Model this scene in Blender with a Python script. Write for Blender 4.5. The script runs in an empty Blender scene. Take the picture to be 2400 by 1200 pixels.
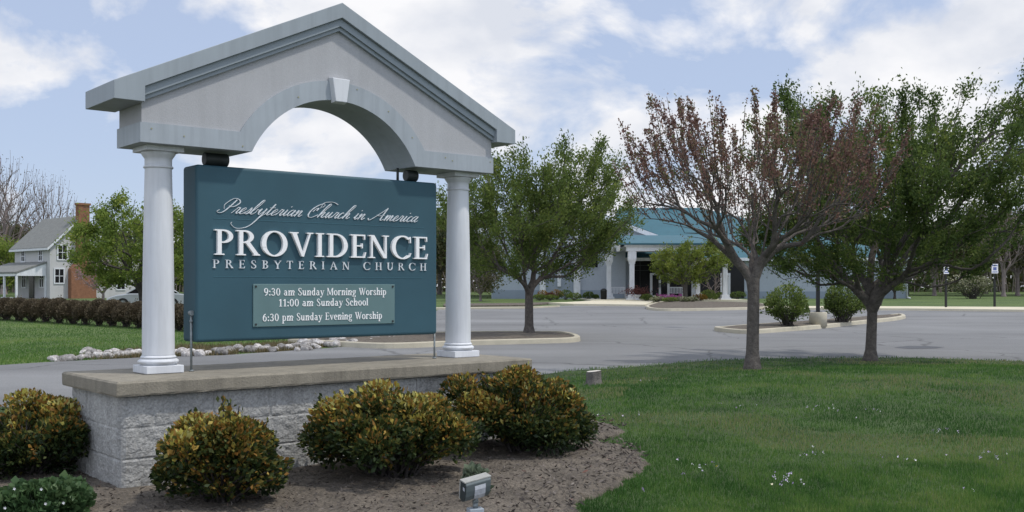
import bpy, math, random
import numpy as np
from mathutils import Vector

# ------------------------------------------------------------------ camera, sky, sun, exposure
SC = bpy.context.scene
COL = SC.collection
F, YH, H = 2449.1, 673.8, 1.75          # focal length and horizon in photo pixels, eye height in metres
SLOPE = 0.0118                          # the lot rises gently away from the camera

cam = bpy.data.cameras.new("camera")
cam.sensor_width = 36.0
cam.lens = F / 2400 * 36.0
cam.shift_y = (YH - 600) / 2400
cam.clip_end = 3000
cam_ob = bpy.data.objects.new("camera", cam)
cam_ob.location = (0, 0, H)
cam_ob.rotation_euler = (math.pi / 2, 0, 0)
COL.objects.link(cam_ob)
SC.camera = cam_ob

SUN = Vector((0.60, -0.10, 1.05)).normalized()
SUN_EL = math.asin(SUN.z)
SUN_AZ = math.atan2(SUN.x, SUN.y)
sun = bpy.data.lights.new("sun", 'SUN')
sun.energy = 2.15
sun.angle = math.radians(2.5)    # thin cloud softens the shadows
sun.color = (1.0, 0.95, 0.87)
sun_ob = bpy.data.objects.new("sun", sun)
sun_ob.rotation_euler = SUN.to_track_quat('Z', 'Y').to_euler()
COL.objects.link(sun_ob)

SC.view_settings.view_transform = 'Standard'
SC.view_settings.look = 'None'
SC.view_settings.exposure = 0.22
SC.view_settings.gamma = 1.0

world = bpy.data.worlds.new("World")
SC.world = world
world.use_nodes = True
wt = world.node_tree
wt.nodes.clear()


def wn(kind, **kw):
    n = wt.nodes.new(kind)
    for k, v in kw.items():
        setattr(n, k, v)
    return n


SKY_K = 0.10
sky = wn('ShaderNodeTexSky', sky_type='NISHITA')
sky.sun_disc = False
sky.sun_elevation = SUN_EL
sky.sun_rotation = SUN_AZ
sky.air_density = 1.0
sky.dust_density = 0.4
sky.ozone_density = 3.0
tc = wn('ShaderNodeTexCoord')
mp = wn('ShaderNodeMapping')
mp.inputs['Scale'].default_value = (6.0, 6.0, 10.0)
mp.inputs['Location'].default_value = (0.35, 1.7, 0.2)
n1 = wn('ShaderNodeTexNoise')
n1.inputs['Scale'].default_value = 1.0
n1.inputs['Detail'].default_value = 9
n1.inputs['Roughness'].default_value = 0.56
n1.inputs['Distortion'].default_value = 0.25
r1 = wn('ShaderNodeValToRGB')
r1.color_ramp.elements[0].position = 0.45
r1.color_ramp.elements[1].position = 0.565
r1.color_ramp.elements[0].color = (0, 0, 0, 1)
r1.color_ramp.elements[1].color = (1, 1, 1, 1)
n2 = wn('ShaderNodeTexNoise')
n2.inputs['Scale'].default_value = 1.7
n2.inputs['Detail'].default_value = 7
r2 = wn('ShaderNodeValToRGB')       # sunlit tops and grey undersides of the clouds
r2.color_ramp.elements[0].position = 0.35
r2.color_ramp.elements[1].position = 0.62
r2.color_ramp.elements[0].color = (6.2, 6.5, 7.2, 1)
r2.color_ramp.elements[1].color = (8.3, 8.3, 8.5, 1)
haze = wn('ShaderNodeMix', data_type='RGBA')     # thin high veil that dilutes the blue
haze.inputs[0].default_value = 0.72
haze.inputs[7].default_value = (4.7, 5.5, 7.35, 1)
mix = wn('ShaderNodeMix', data_type='RGBA')
bg = wn('ShaderNodeBackground')
bg.inputs['Strength'].default_value = SKY_K
wo = wn('ShaderNodeOutputWorld')
L = wt.links.new
L(tc.outputs['Generated'], mp.inputs['Vector'])
L(mp.outputs['Vector'], n1.inputs['Vector'])
L(mp.outputs['Vector'], n2.inputs['Vector'])
fac = n1.outputs['Fac']
nrmv = wn('ShaderNodeVectorMath', operation='NORMALIZE')
L(tc.outputs['Generated'], nrmv.inputs[0])
nwarp = wn('ShaderNodeVectorMath', operation='MULTIPLY_ADD')
nwarp.inputs[1].default_value = (.09, .09, .05)
L(n2.outputs['Color'], nwarp.inputs[0])
L(nrmv.outputs['Vector'], nwarp.inputs[2])
for cx_, cy_, rad_, amp_ in ((2110, 235, .085, .16), (2330, 60, .06, .10), (900, 60, .17, .12), (1330, 330, .12, .10), (700, 300, .10, .05),
                             (1720, 60, .10, -.10), (250, 40, .09, -.12), (1480, 10, .06, -.08), (560, 110, .05, -.05), (90, 330, .12, .03), (150, 470, .12, -.05)):
    c_ = Vector(((cx_ - 1200) / F, 1, (YH - cy_) / F)).normalized() + Vector((.045, .045, .025))
    ds = wn('ShaderNodeVectorMath', operation='DISTANCE')
    ds.inputs[1].default_value = c_
    L(nwarp.outputs['Vector'], ds.inputs[0])
    mm = wn('ShaderNodeMapRange', interpolation_type='SMOOTHSTEP')
    mm.inputs['From Min'].default_value = rad_
    mm.inputs['From Max'].default_value = rad_ * .35
    mm.inputs['To Max'].default_value = amp_
    L(ds.outputs['Value'], mm.inputs['Value'])
    sm = wn('ShaderNodeMath', operation='ADD')
    L(fac, sm.inputs[0])
    L(mm.outputs['Result'], sm.inputs[1])
    fac = sm.outputs['Value']
L(fac, r1.inputs['Fac'])
L(n2.outputs['Fac'], r2.inputs['Fac'])
L(sky.outputs['Color'], haze.inputs[6])
L(haze.outputs[2], mix.inputs[6])
L(r1.outputs['Color'], mix.inputs[0])
L(r2.outputs['Color'], mix.inputs[7])
sep = wn('ShaderNodeSeparateXYZ')             # sky behind the viewer brightened, added fill for the sign's front
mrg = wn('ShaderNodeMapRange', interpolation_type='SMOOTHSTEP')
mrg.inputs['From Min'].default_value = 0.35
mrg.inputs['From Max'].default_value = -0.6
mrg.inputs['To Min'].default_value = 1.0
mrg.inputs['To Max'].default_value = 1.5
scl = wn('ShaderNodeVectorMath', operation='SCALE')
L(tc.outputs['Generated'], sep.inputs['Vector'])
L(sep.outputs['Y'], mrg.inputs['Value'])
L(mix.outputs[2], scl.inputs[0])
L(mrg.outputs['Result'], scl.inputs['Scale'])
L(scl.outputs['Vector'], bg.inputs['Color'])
L(bg.outputs['Background'], wo.inputs['Surface'])

RNG = np.random.default_rng(7)
PI = math.pi


# ------------------------------------------------------------------ materials
def mat(name, rgb, rough=0.8, var=0.0, scale=8.0, rgb2=None, bump=0.0, bscale=60.0, metal=0.0, spec=0.4, detail=6, dist=0.02,
        speck=0.0, sscale=200.0, streak=0.0):
    """Principled material whose colour wanders between two tones through noise, with a fine bump."""
    m = bpy.data.materials.new(name)
    m.use_nodes = True
    t = m.node_tree
    b = t.nodes['Principled BSDF']
    b.inputs['Roughness'].default_value = rough
    b.inputs['Metallic'].default_value = metal
    b.inputs['Specular IOR Level'].default_value = spec
    c = t.nodes.new('ShaderNodeTexCoord')
    if rgb2 is None:
        rgb2 = tuple(x * (1 - var) for x in rgb)
    n = t.nodes.new('ShaderNodeTexNoise')
    n.inputs['Scale'].default_value = scale
    n.inputs['Detail'].default_value = detail
    t.links.new(c.outputs['Object'], n.inputs['Vector'])
    r = t.nodes.new('ShaderNodeValToRGB')
    r.color_ramp.elements[0].position = 0.32
    r.color_ramp.elements[1].position = 0.68
    r.color_ramp.elements[0].color = (*rgb2, 1)
    r.color_ramp.elements[1].color = (*rgb, 1)
    t.links.new(n.outputs['Fac'], r.inputs['Fac'])
    out = r.outputs['Color']
    if speck:
        n3 = t.nodes.new('ShaderNodeTexNoise')
        n3.inputs['Scale'].default_value = sscale
        n3.inputs['Detail'].default_value = 3
        t.links.new(c.outputs['Object'], n3.inputs['Vector'])
        mr = t.nodes.new('ShaderNodeMapRange')
        mr.inputs['From Min'].default_value = 0.3
        mr.inputs['From Max'].default_value = 0.7
        mr.inputs['To Min'].default_value = 1 - speck
        mr.inputs['To Max'].default_value = 1 + speck
        t.links.new(n3.outputs['Fac'], mr.inputs['Value'])
        mx = t.nodes.new('ShaderNodeVectorMath')
        mx.operation = 'SCALE'
        t.links.new(out, mx.inputs[0])
        t.links.new(mr.outputs['Result'], mx.inputs['Scale'])
        out = mx.outputs['Vector']
    if streak:                           # rain-washed dirt, running down
        mp_ = t.nodes.new('ShaderNodeMapping')
        mp_.inputs['Scale'].default_value = (14, 14, 1.1)
        n5 = t.nodes.new('ShaderNodeTexNoise')
        n5.inputs['Scale'].default_value = 1.0
        n5.inputs['Detail'].default_value = 8
        n5.inputs['Roughness'].default_value = .65
        t.links.new(c.outputs['Object'], mp_.inputs['Vector'])
        t.links.new(mp_.outputs['Vector'], n5.inputs['Vector'])
        mr = t.nodes.new('ShaderNodeMapRange')
        mr.inputs['From Min'].default_value = 0.36
        mr.inputs['From Max'].default_value = 0.56
        mr.inputs['To Min'].default_value = 1 - streak
        mr.inputs['To Max'].default_value = 1
        t.links.new(n5.outputs['Fac'], mr.inputs['Value'])
        mx = t.nodes.new('ShaderNodeVectorMath')
        mx.operation = 'SCALE'
        t.links.new(out, mx.inputs[0])
        t.links.new(mr.outputs['Result'], mx.inputs['Scale'])
        out = mx.outputs['Vector']
    t.links.new(out, b.inputs['Base Color'])
    if bump:
        n4 = t.nodes.new('ShaderNodeTexNoise')
        n4.inputs['Scale'].default_value = bscale
        n4.inputs['Detail'].default_value = 5
        t.links.new(c.outputs['Object'], n4.inputs['Vector'])
        bp = t.nodes.new('ShaderNodeBump')
        bp.inputs['Strength'].default_value = bump
        bp.inputs['Distance'].default_value = dist
        t.links.new(n4.outputs['Fac'], bp.inputs['Height'])
        t.links.new(bp.outputs['Normal'], b.inputs['Normal'])
    return m


def leaf_mat(name, stops, transl=0.35, rough=0.6):
    """Leaf material: each leaf's own 'tint' value picks its colour; light passes through the blade."""
    m = bpy.data.materials.new(name)
    m.use_nodes = True
    t = m.node_tree
    b = t.nodes['Principled BSDF']
    b.inputs['Roughness'].default_value = rough
    b.inputs['Specular IOR Level'].default_value = 0.25
    a = t.nodes.new('ShaderNodeAttribute')
    a.attribute_name = 'tint'
    r = t.nodes.new('ShaderNodeValToRGB')
    e = r.color_ramp.elements
    while len(e) < len(stops):
        e.new(0.5)
    for i, (p, c) in enumerate(stops):
        e[i].position = p
        e[i].color = (*c, 1)
    t.links.new(a.outputs['Fac'], r.inputs['Fac'])
    t.links.new(r.outputs['Color'], b.inputs['Base Color'])
    if transl:
        tr = t.nodes.new('ShaderNodeBsdfTranslucent')
        t.links.new(r.outputs['Color'], tr.inputs['Color'])
        ms = t.nodes.new('ShaderNodeMixShader')
        ms.inputs[0].default_value = transl
        o = t.nodes['Material Output']
        t.links.new(b.outputs['BSDF'], ms.inputs[1])
        t.links.new(tr.outputs['BSDF'], ms.inputs[2])
        t.links.new(ms.outputs['Shader'], o.inputs['Surface'])
    return m


M = {}
M['white'] = mat('white_paint', (.66, .68, .71), .55, .10, 3, bump=.08, bscale=160, dist=.004, streak=.13)
M['fascia'] = mat('grey_fascia_paint', (.305, .345, .375), .5, .10, 2, bump=.05, bscale=120, dist=.004, streak=.10)
M['trim'] = mat('pale_trim_paint', (.36, .40, .435), .55, .12, 3, bump=.06, bscale=150, dist=.004, streak=.12)
M['stucco'] = mat('sand_stucco', (.405, .41, .425), .9, .08, 2, bump=.35, bscale=170, dist=.004, speck=.05, sscale=150, streak=.05)
M['crown'] = mat('grey_moulding_paint', (.25, .29, .32), .5, .08, 4)
M['teal'] = mat('teal_board_paint', (.032, .090, .120), .6, .22, 1.7, bump=.12, bscale=220, dist=.003)
M['panel'] = mat('grey_green_acrylic', (.12, .20, .205), .35, .10, 6)
M['letter'] = mat('white_letter_paint', (.86, .86, .86), .5, .03, 20)
M['silver'] = mat('silver_lettering', (.72, .76, .79), .4, .25, 40)
M['rule'] = mat('pale_rule_paint', (.055, .15, .19), .5, .1, 30)
M['iron'] = mat('dark_painted_steel', (.03, .036, .036), .5, .3, 20)
M['galv'] = mat('galvanised_steel', (.26, .29, .30), .45, .35, 35, metal=.4)
M['cap'] = mat('tan_cast_stone', (.27, .245, .195), .85, .28, 3, streak=.2, bump=.5, bscale=90, dist=.008, speck=.14, sscale=120)
M['block'] = mat('split_face_block', (.42, .42, .405), .95, .28, 2, streak=.18, bump=.6, bscale=55, dist=.02, speck=.22, sscale=70)
M['mortar'] = mat('pale_mortar', (.42, .42, .40), .95, .15, 12, bump=.3)
M['asphalt'] = mat('worn_asphalt', (.197, .20, .203), .9, .16, .35, bump=.5, bscale=90, dist=.01, speck=.13, sscale=35)
M['concrete'] = mat('pale_concrete', (.50, .46, .36), .9, .18, 2, bump=.3, bscale=40, dist=.01, speck=.08, sscale=60)
M['sidewalk'] = mat('sidewalk_concrete', (.60, .55, .42), .9, .12, .8, speck=.08, sscale=20)
M['mulch'] = mat('grey_mulch', (.165, .14, .112), .95, .45, 7, bump=1.0, bscale=38, dist=.04, speck=.35, sscale=60)
M['soil'] = mat('lawn_soil', (.06, .095, .03), .95, .45, 1.6, bump=.8, bscale=25, dist=.04)
M['field'] = mat('field_grass', (.095, .14, .036), .95, rgb2=(.062, .10, .028), scale=.35, bump=.6, bscale=8, dist=.1, speck=.3, sscale=6)
M['bark'] = mat('grey_brown_bark', (.135, .118, .105), .95, .45, 9, bump=.9, bscale=38, dist=.03, speck=.2, sscale=30)
M['bark2'] = mat('dark_bark', (.085, .075, .07), .95, .45, 9, bump=.9, bscale=38, dist=.03, speck=.2, sscale=30)
M['twig'] = mat('grey_bark', (.16, .148, .135), .95, .4, 9, bump=.7, bscale=38, dist=.03)
M['bare'] = mat('pale_bare_twigs', (.23, .19, .18), .95, .3, 4)
M['rock'] = mat('pale_riprap', (.58, .56, .54), .9, rgb2=(.24, .22, .21), scale=2.3, bump=.6, bscale=30, dist=.02)
M['cut'] = mat('fresh_cut_wood', (.62, .58, .52), .8, .2, 25)
M['wallgrey'] = mat('church_wall_stucco', (.36, .40, .45), .9, .06, 1.2, speck=.04, sscale=8)
M['wallband'] = mat('church_base_band', (.24, .285, .34), .9, .06, 1.2)
M['tealroof'] = mat('teal_metal_roof', (.04, .125, .16), .5, .12, 1.5, speck=.06, sscale=10)
M['glassdark'] = mat('dark_glass', (.010, .010, .011), .18, .2, 2, spec=.18)
M['siding'] = mat('white_siding', (.46, .46, .46), .8, .06, 2)
M['shingle'] = mat('grey_shingle', (.20, .205, .195), .9, .2, 4, speck=.15, sscale=12)
M['brick'] = mat('orange_brick', (.24, .115, .065), .9, .22, 3, speck=.12, sscale=9)
M['pole'] = mat('black_pole_paint', (.012, .013, .013), .45, .2, 8)
M['lamp'] = mat('floodlight_paint', (.125, .15, .155), .5, .2, 18)
M['lampdark'] = mat('floodlight_end', (.022, .034, .038), .5, .2, 18)
M['sticker'] = mat('silver_label', (.52, .54, .58), .35, .25, 60, bump=.3, bscale=80, dist=.004)
M['boxgrey'] = mat('grey_junction_box', (.36, .40, .44), .45, .2, 14)
M['signface'] = mat('sign_face', (.72, .73, .77), .5, .04, 5)
M['signblue'] = mat('sign_blue', (.10, .14, .34), .5, .1, 5)
M['carsilver'] = mat('silver_car_paint', (.40, .43, .46), .3, .05, 2, metal=.3)
M['carwhite'] = mat('white_car_paint', (.75, .75, .75), .3, .04, 2)
M['tyre'] = mat('tyre_rubber', (.02, .02, .02), .9)
M['lights'] = mat('clear_light_lens', (.6, .6, .6), .2)
def vary_by_object(m, lo, hi):
    t = m.node_tree
    b = t.nodes['Principled BSDF']
    src = b.inputs['Base Color'].links[0].from_socket
    oi = t.nodes.new('ShaderNodeObjectInfo')
    mr = t.nodes.new('ShaderNodeMapRange')
    mr.inputs['To Min'].default_value = lo
    mr.inputs['To Max'].default_value = hi
    sc = t.nodes.new('ShaderNodeVectorMath')
    sc.operation = 'SCALE'
    t.links.new(oi.outputs['Random'], mr.inputs['Value'])
    t.links.new(src, sc.inputs[0])
    t.links.new(mr.outputs['Result'], sc.inputs['Scale'])
    t.links.new(sc.outputs['Vector'], b.inputs['Base Color'])


def weather_asphalt(m):
    """Hairline cracks, tar-dark seams and broad worn lanes on the paving."""
    t = m.node_tree
    b = t.nodes['Principled BSDF']
    src = b.inputs['Base Color'].links[0].from_socket
    c = t.nodes.new('ShaderNodeTexCoord')
    ns = t.nodes.new('ShaderNodeTexNoise')
    ns.inputs['Scale'].default_value = .8
    ns.inputs['Detail'].default_value = 6
    ad = t.nodes.new('ShaderNodeVectorMath')
    ad.operation = 'MULTIPLY_ADD'
    ad.inputs[1].default_value = (1.1, 1.1, 0)
    t.links.new(c.outputs['Object'], ns.inputs['Vector'])
    t.links.new(ns.outputs['Color'], ad.inputs[0])
    t.links.new(c.outputs['Object'], ad.inputs[2])
    vo = t.nodes.new('ShaderNodeTexVoronoi')
    vo.feature = 'DISTANCE_TO_EDGE'
    vo.inputs['Scale'].default_value = .16
    t.links.new(ad.outputs['Vector'], vo.inputs['Vector'])
    cr = t.nodes.new('ShaderNodeMapRange')
    cr.inputs['From Min'].default_value = .0
    cr.inputs['From Max'].default_value = .008
    cr.inputs['To Min'].default_value = .55
    cr.inputs['To Max'].default_value = 1.0
    t.links.new(vo.outputs['Distance'], cr.inputs['Value'])
    mp2 = t.nodes.new('ShaderNodeMapping')
    mp2.inputs['Scale'].default_value = (.05, .35, 1)
    n5 = t.nodes.new('ShaderNodeTexNoise')
    n5.inputs['Scale'].default_value = 1.0
    n5.inputs['Detail'].default_value = 5
    t.links.new(c.outputs['Object'], mp2.inputs['Vector'])
    t.links.new(mp2.outputs['Vector'], n5.inputs['Vector'])
    ln = t.nodes.new('ShaderNodeMapRange')
    ln.inputs['From Min'].default_value = .35
    ln.inputs['From Max'].default_value = .65
    ln.inputs['To Min'].default_value = .84
    ln.inputs['To Max'].default_value = 1.12
    t.links.new(n5.outputs['Fac'], ln.inputs['Value'])
    mu = t.nodes.new('ShaderNodeMath')
    mu.operation = 'MULTIPLY'
    t.links.new(cr.outputs['Result'], mu.inputs[0])
    t.links.new(ln.outputs['Result'], mu.inputs[1])
    sc = t.nodes.new('ShaderNodeVectorMath')
    sc.operation = 'SCALE'
    t.links.new(src, sc.inputs[0])
    t.links.new(mu.outputs['Value'], sc.inputs['Scale'])
    t.links.new(sc.outputs['Vector'], b.inputs['Base Color'])


vary_by_object(M['rock'], .45, 1.35)
weather_asphalt(M['asphalt'])
G = lambda *s: list(s)
M['leaf_bright'] = leaf_mat('bright_spring_leaves', G((0, (.085, .13, .028)), (.45, (.16, .23, .045)), (.8, (.25, .31, .06)), (1, (.34, .37, .09))), .5)
M['leaf_green'] = leaf_mat('green_leaves', G((0, (.065, .10, .026)), (.5, (.12, .175, .042)), (.85, (.20, .25, .06)), (1, (.27, .30, .08))), .5)
M['leaf_deep'] = leaf_mat('deep_green_leaves', G((0, (.045, .078, .022)), (.5, (.09, .14, .036)), (.85, (.16, .21, .05)), (1, (.23, .27, .07))), .5)
M['leaf_red'] = leaf_mat('red_brown_buds', G((0, (.11, .066, .056)), (.4, (.20, .11, .09)), (.6, (.26, .155, .12)), (.75, (.14, .15, .065)), (.92, (.18, .20, .08)), (1, (.26, .24, .16))), .35)
M['leaf_lime'] = leaf_mat('yellow_green_leaves', G((0, (.075, .11, .022)), (.5, (.15, .20, .035)), (1, (.27, .30, .06))), .45)
M['leaf_bush'] = leaf_mat('variegated_leaves', G((0, (.014, .026, .010)), (.34, (.032, .055, .016)), (.52, (.085, .10, .025)), (.62, (.15, .13, .03)), (.70, (.28, .135, .035)), (.78, (.34, .20, .042)), (.85, (.38, .31, .06)), (.93, (.45, .41, .09)), (1, (.52, .50, .19))), .3, .55)
M['leaf_ground'] = leaf_mat('glossy_groundcover_leaves', G((0, (0.026, 0.0585, 0.0234)), (.6, (0.0585, 0.1105, 0.0416)), (1, (0.1105, 0.169, 0.0715))), .2, .45)
M['leaf_pale'] = leaf_mat('pale_grey_green_leaves', G((0, (.07, .10, .065)), (1, (.16, .20, .13))), .3)
M['leaf_brown'] = leaf_mat('brown_winter_leaves', G((0, (.055, .044, .030)), (.5, (.115, .09, .058)), (1, (.18, .145, .09))), .2)
M['leaf_wood'] = leaf_mat('mixed_wood_leaves', G((0, (0.0338, 0.0546, 0.0234)), (.45, (0.078, 0.0936, 0.0351)), (.75, (0.1365, 0.1235, 0.0585)), (1, (0.208, 0.1625, 0.1105))), .3)
M['leaf_pink'] = leaf_mat('pinkish_blossom', G((0, (.20, .13, .13)), (1, (.38, .27, .27))), .3)
M['leaf_white'] = leaf_mat('cream_blossom', G((0, (.05, .075, .025)), (.45, (.11, .13, .05)), (.65, (.30, .30, .18)), (1, (.60, .58, .45))), .3)
M['leaf_magenta'] = leaf_mat('pink_flowers', G((0, (.35, .08, .25)), (1, (.62, .22, .48))), .3)
M['leaf_maroon'] = leaf_mat('maroon_leaves', G((0, (.06, .02, .018)), (1, (.17, .07, .06))), .3)
M['leaf_gold'] = leaf_mat('gold_leaves', G((0, (.07, .055, .012)), (.5, (.22, .12, .02)), (1, (.30, .20, .035))), .3)
M['grass'] = leaf_mat('grass_blades', G((0, (.024, .076, .015)), (.35, (.056, .14, .026)), (.6, (.10, .20, .038)), (.84, (.18, .26, .06)), (1, (.26, .22, .125))), .3, .7)
M['dry'] = leaf_mat('dry_grass_blades', G((0, (.055, .075, .028)), (.4, (.14, .115, .06)), (1, (.26, .20, .115))), .25, .8)
M['chips'] = leaf_mat('mulch_chips', G((0, (.04, .033, .028)), (.5, (.115, .098, .085)), (.85, (.20, .175, .155)), (1, (.22, .09, .06))), 0, .9)
M['violet'] = leaf_mat('lawn_violets', G((0, (.42, .30, .55)), (.6, (.66, .60, .72)), (.8, (.8, .8, .8)), (.93, (.8, .8, .78)), (1, (.6, .5, .03))), .2)


# ------------------------------------------------------------------ mesh helpers
class MB:
    """Collects shapes and links them as one mesh object."""

    def __init__(s):
        s.v, s.f, s.sm = [], [], []

    def add(s, vs, fs, smooth=False):
        o = len(s.v)
        s.v += [tuple(p) for p in vs]
        s.f += [tuple(i + o for i in f) for f in fs]
        s.sm += [smooth] * len(fs)
        return s

    def box(s, x0, x1, y0, y1, z0, z1, fr=None):
        vs = [(x, y, z) for z in (z0, z1) for (x, y) in ((x0, y0), (x1, y0), (x1, y1), (x0, y1))]
        if fr:
            vs = [fr(*p) for p in vs]
        return s.add(vs, [(3, 2, 1, 0), (4, 5, 6, 7), (0, 1, 5, 4), (1, 2, 6, 5), (2, 3, 7, 6), (3, 0, 4, 7)])

    def prism(s, poly, a, b, fr, smooth_side=False):
        """poly: (p, q) outline, extruded between a and b; fr(p, depth, q) -> xyz."""
        n = len(poly)
        vs = [fr(p, a, q) for p, q in poly] + [fr(p, b, q) for p, q in poly]
        s.add(vs, [tuple(range(n)), tuple(range(2 * n - 1, n - 1, -1))])
        o = len(s.v) - 2 * n
        for i in range(n):
            j = (i + 1) % n
            s.f.append((o + i, o + n + i, o + n + j, o + j))
            s.sm.append(smooth_side)
        return s

    def lathe(s, prof, cx, cy, n=32, smooth=True):
        """prof: (radius, z) from bottom to top."""
        vs, fs = [], []
        for r, z in prof:
            for k in range(n):
                a = 2 * PI * k / n
                vs.append((cx + r * math.cos(a), cy + r * math.sin(a), z))
        for i in range(len(prof) - 1):
            for k in range(n):
                k2 = (k + 1) % n
                fs.append((i * n + k, i * n + k2, (i + 1) * n + k2, (i + 1) * n + k))
        s.add(vs, fs, smooth)
        s.add(vs[:n], [tuple(range(n - 1, -1, -1))])
        s.add(vs[-n:], [tuple(range(n))])
        return s

    def tube(s, p, q, r0, r1=None, n=10):
        r1 = r0 if r1 is None else r1
        p, q = Vector(p), Vector(q)
        d = (q - p).normalized()
        a = d.cross(Vector((0, 0, 1)) if abs(d.z) < .9 else Vector((1, 0, 0))).normalized()
        b = d.cross(a)
        vs = []
        for c, r in ((p, r0), (q, r1)):
            for k in range(n):
                t = 2 * PI * k / n
                vs.append(c + (a * math.cos(t) + b * math.sin(t)) * r)
        s.add(vs, [(k, (k + 1) % n, n + (k + 1) % n, n + k) for k in range(n)], True)
        s.add(vs[:n], [tuple(range(n - 1, -1, -1))])
        s.add(vs[n:], [tuple(range(n))])
        return s

    def build(s, name, m, parent=None, bevel=0.0, seg=2, fix=True):
        me = bpy.data.meshes.new(name)
        me.from_pydata(s.v, [], s.f)
        me.polygons.foreach_set('use_smooth', s.sm)
        if fix:
            import bmesh
            bm = bmesh.new()
            bm.from_mesh(me)
            bmesh.ops.remove_doubles(bm, verts=bm.verts, dist=1e-5)
            bmesh.ops.recalc_face_normals(bm, faces=bm.faces)
            bm.to_mesh(me)
            bm.free()
        me.materials.append(m)
        o = bpy.data.objects.new(name, me)
        COL.objects.link(o)
        if parent:
            o.parent = parent
        if bevel:
            md = o.modifiers.new('bevel', 'BEVEL')
            md.width = bevel
            md.segments = seg
            md.limit_method = 'ANGLE'
            md.angle_limit = math.radians(35)
        return o


def np_mesh(name, verts, faces_n, m, parent=None, tint=None, smooth=False):
    """verts (N,3) laid out so that every faces_n consecutive vertices make one face."""
    me = bpy.data.meshes.new(name)
    n = len(verts)
    nf = n // faces_n
    me.vertices.add(n)
    me.vertices.foreach_set('co', np.ascontiguousarray(verts, dtype=np.float32).ravel())
    me.loops.add(n)
    me.loops.foreach_set('vertex_index', np.arange(n, dtype=np.int32))
    me.polygons.add(nf)
    me.polygons.foreach_set('loop_start', np.arange(0, n, faces_n, dtype=np.int32))
    if smooth:
        me.polygons.foreach_set('use_smooth', np.ones(nf, dtype=bool))
    if tint is not None:
        a = me.attributes.new('tint', 'FLOAT', 'POINT')
        a.data.foreach_set('value', np.ascontiguousarray(np.repeat(tint, faces_n), dtype=np.float32))
    me.update(calc_edges=True)
    me.validate()
    me.materials.append(m)
    o = bpy.data.objects.new(name, me)
    COL.objects.link(o)
    if parent:
        o.parent = parent
    return o


def tag(o, label=None, cat=None, group=None, kind=None):
    if label:
        o['label'] = label
    if cat:
        o['category'] = cat
    if group:
        o['group'] = group
    if kind:
        o['kind'] = kind
    return o


def thing(name, label, cat, loc=(0, 0, 0), rz=0, group=None):
    o = bpy.data.objects.new(name, None)
    COL.objects.link(o)
    o.location = loc
    o.rotation_euler = (0, 0, rz)
    return tag(o, label, cat, group)


def dup(root, loc, rz=0, scale=1.0, label=None):
    r = root.copy()
    COL.objects.link(r)
    r.location = loc
    r.rotation_euler = (0, 0, rz)
    r.scale = (scale,) * 3 if not isinstance(scale, tuple) else scale
    if label:
        r['label'] = label
    for ch in list(root.children):
        c = ch.copy()
        COL.objects.link(c)
        c.parent = r
    return r


# ------------------------------------------------------------------ ground shapes
ROAD_EDGE = [(-60, 6), (-30, 9), (-12, 14.2), (-7, 16), (-3, 18.6), (.4, 20.6), (1.3, 21.8), (4.3, 24.1), (5.8, 24.8), (9.3, 25.2), (11.7, 24.1), (16, 21.5), (24, 15), (40, 5)]
_rx, _ry = zip(*ROAD_EDGE)


def road_y(x):
    return np.interp(x, _rx, _ry)


def plane_z(Y):
    return SLOPE * (np.minimum(Y, 160) - 20)


def lawn_z(x, Y):
    t = np.clip((road_y(x) - Y) / 12.0, 0, 1)
    return plane_z(Y) + .03 + .57 * t * t * (3 - 2 * t) + .012 * np.sin(x * 1.3 + 1) * np.sin(Y * .9)


def gpt(px, py, h=0.0):
    """Point of the lot's plane (raised by h) that the photo shows at px, py."""
    Y = F * (H + SLOPE * 20 - h) / (py - YH + F * SLOPE)
    return Vector(((px - 1200) / F * Y, Y, SLOPE * (Y - 20) + h))


def lpt(px, py):
    """The same for the front lawn."""
    Y = 8.0
    for _ in range(60):
        z = float(lawn_z((px - 1200) / F * Y, Y))
        Y += .6 * (F * (H - z) / (py - YH) - Y)
    x = (px - 1200) / F * Y
    return Vector((x, Y, float(lawn_z(x, Y))))


def at(px, py, Y):
    return Vector(((px - 1200) / F * Y, Y, H - (py - YH) / F * Y))


def vnoise(x, y, seed=0):
    """Smooth value noise on numpy arrays, 0..1."""
    r = np.random.default_rng(seed).random((64, 64))
    xi, yi = np.floor(x).astype(int), np.floor(y).astype(int)
    fx, fy = x - xi, y - yi
    fx, fy = fx * fx * (3 - 2 * fx), fy * fy * (3 - 2 * fy)
    g = lambda a, b: r[a % 64, b % 64]
    return (g(xi, yi) * (1 - fx) + g(xi + 1, yi) * fx) * (1 - fy) + (g(xi, yi + 1) * (1 - fx) + g(xi + 1, yi + 1) * fx) * fy


def sheet(name, pts, m, h=0.0, kind='structure', thick=0.0, bevel=0.0):
    """Flat sheet (or slab) on the lot's plane; pts are (x, y)."""
    mb = MB()
    n = len(pts)
    top = [(x, y, plane_z(y) + h) for x, y in pts]
    if thick:
        bot = [(x, y, plane_z(y) + h - thick) for x, y in pts]
        mb.add(top + bot, [tuple(range(n))] + [(i, (i + 1) % n, n + (i + 1) % n, n + i) for i in range(n)])
    else:
        mb.add(top, [tuple(range(n))])
    o = mb.build(name, m, bevel=bevel)
    if kind:
        tag(o, kind=kind)
    return o


def P2(*pix, h=0.0):
    return [tuple(gpt(px, py, h)[:2]) for px, py in pix]


# ground: one sheet to the horizon, following the slope and then level
mb = MB()
ys = [-60, 20, 160, 1500]
for i in range(3):
    y0, y1 = ys[i], ys[i + 1]
    mb.add([(-900, y0, plane_z(y0) - .006), (900, y0, plane_z(y0) - .006), (900, y1, plane_z(y1) - .006), (-900, y1, plane_z(y1) - .006)], [(0, 1, 2, 3)])
tag(mb.build('ground', M['field']), kind='structure')

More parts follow.
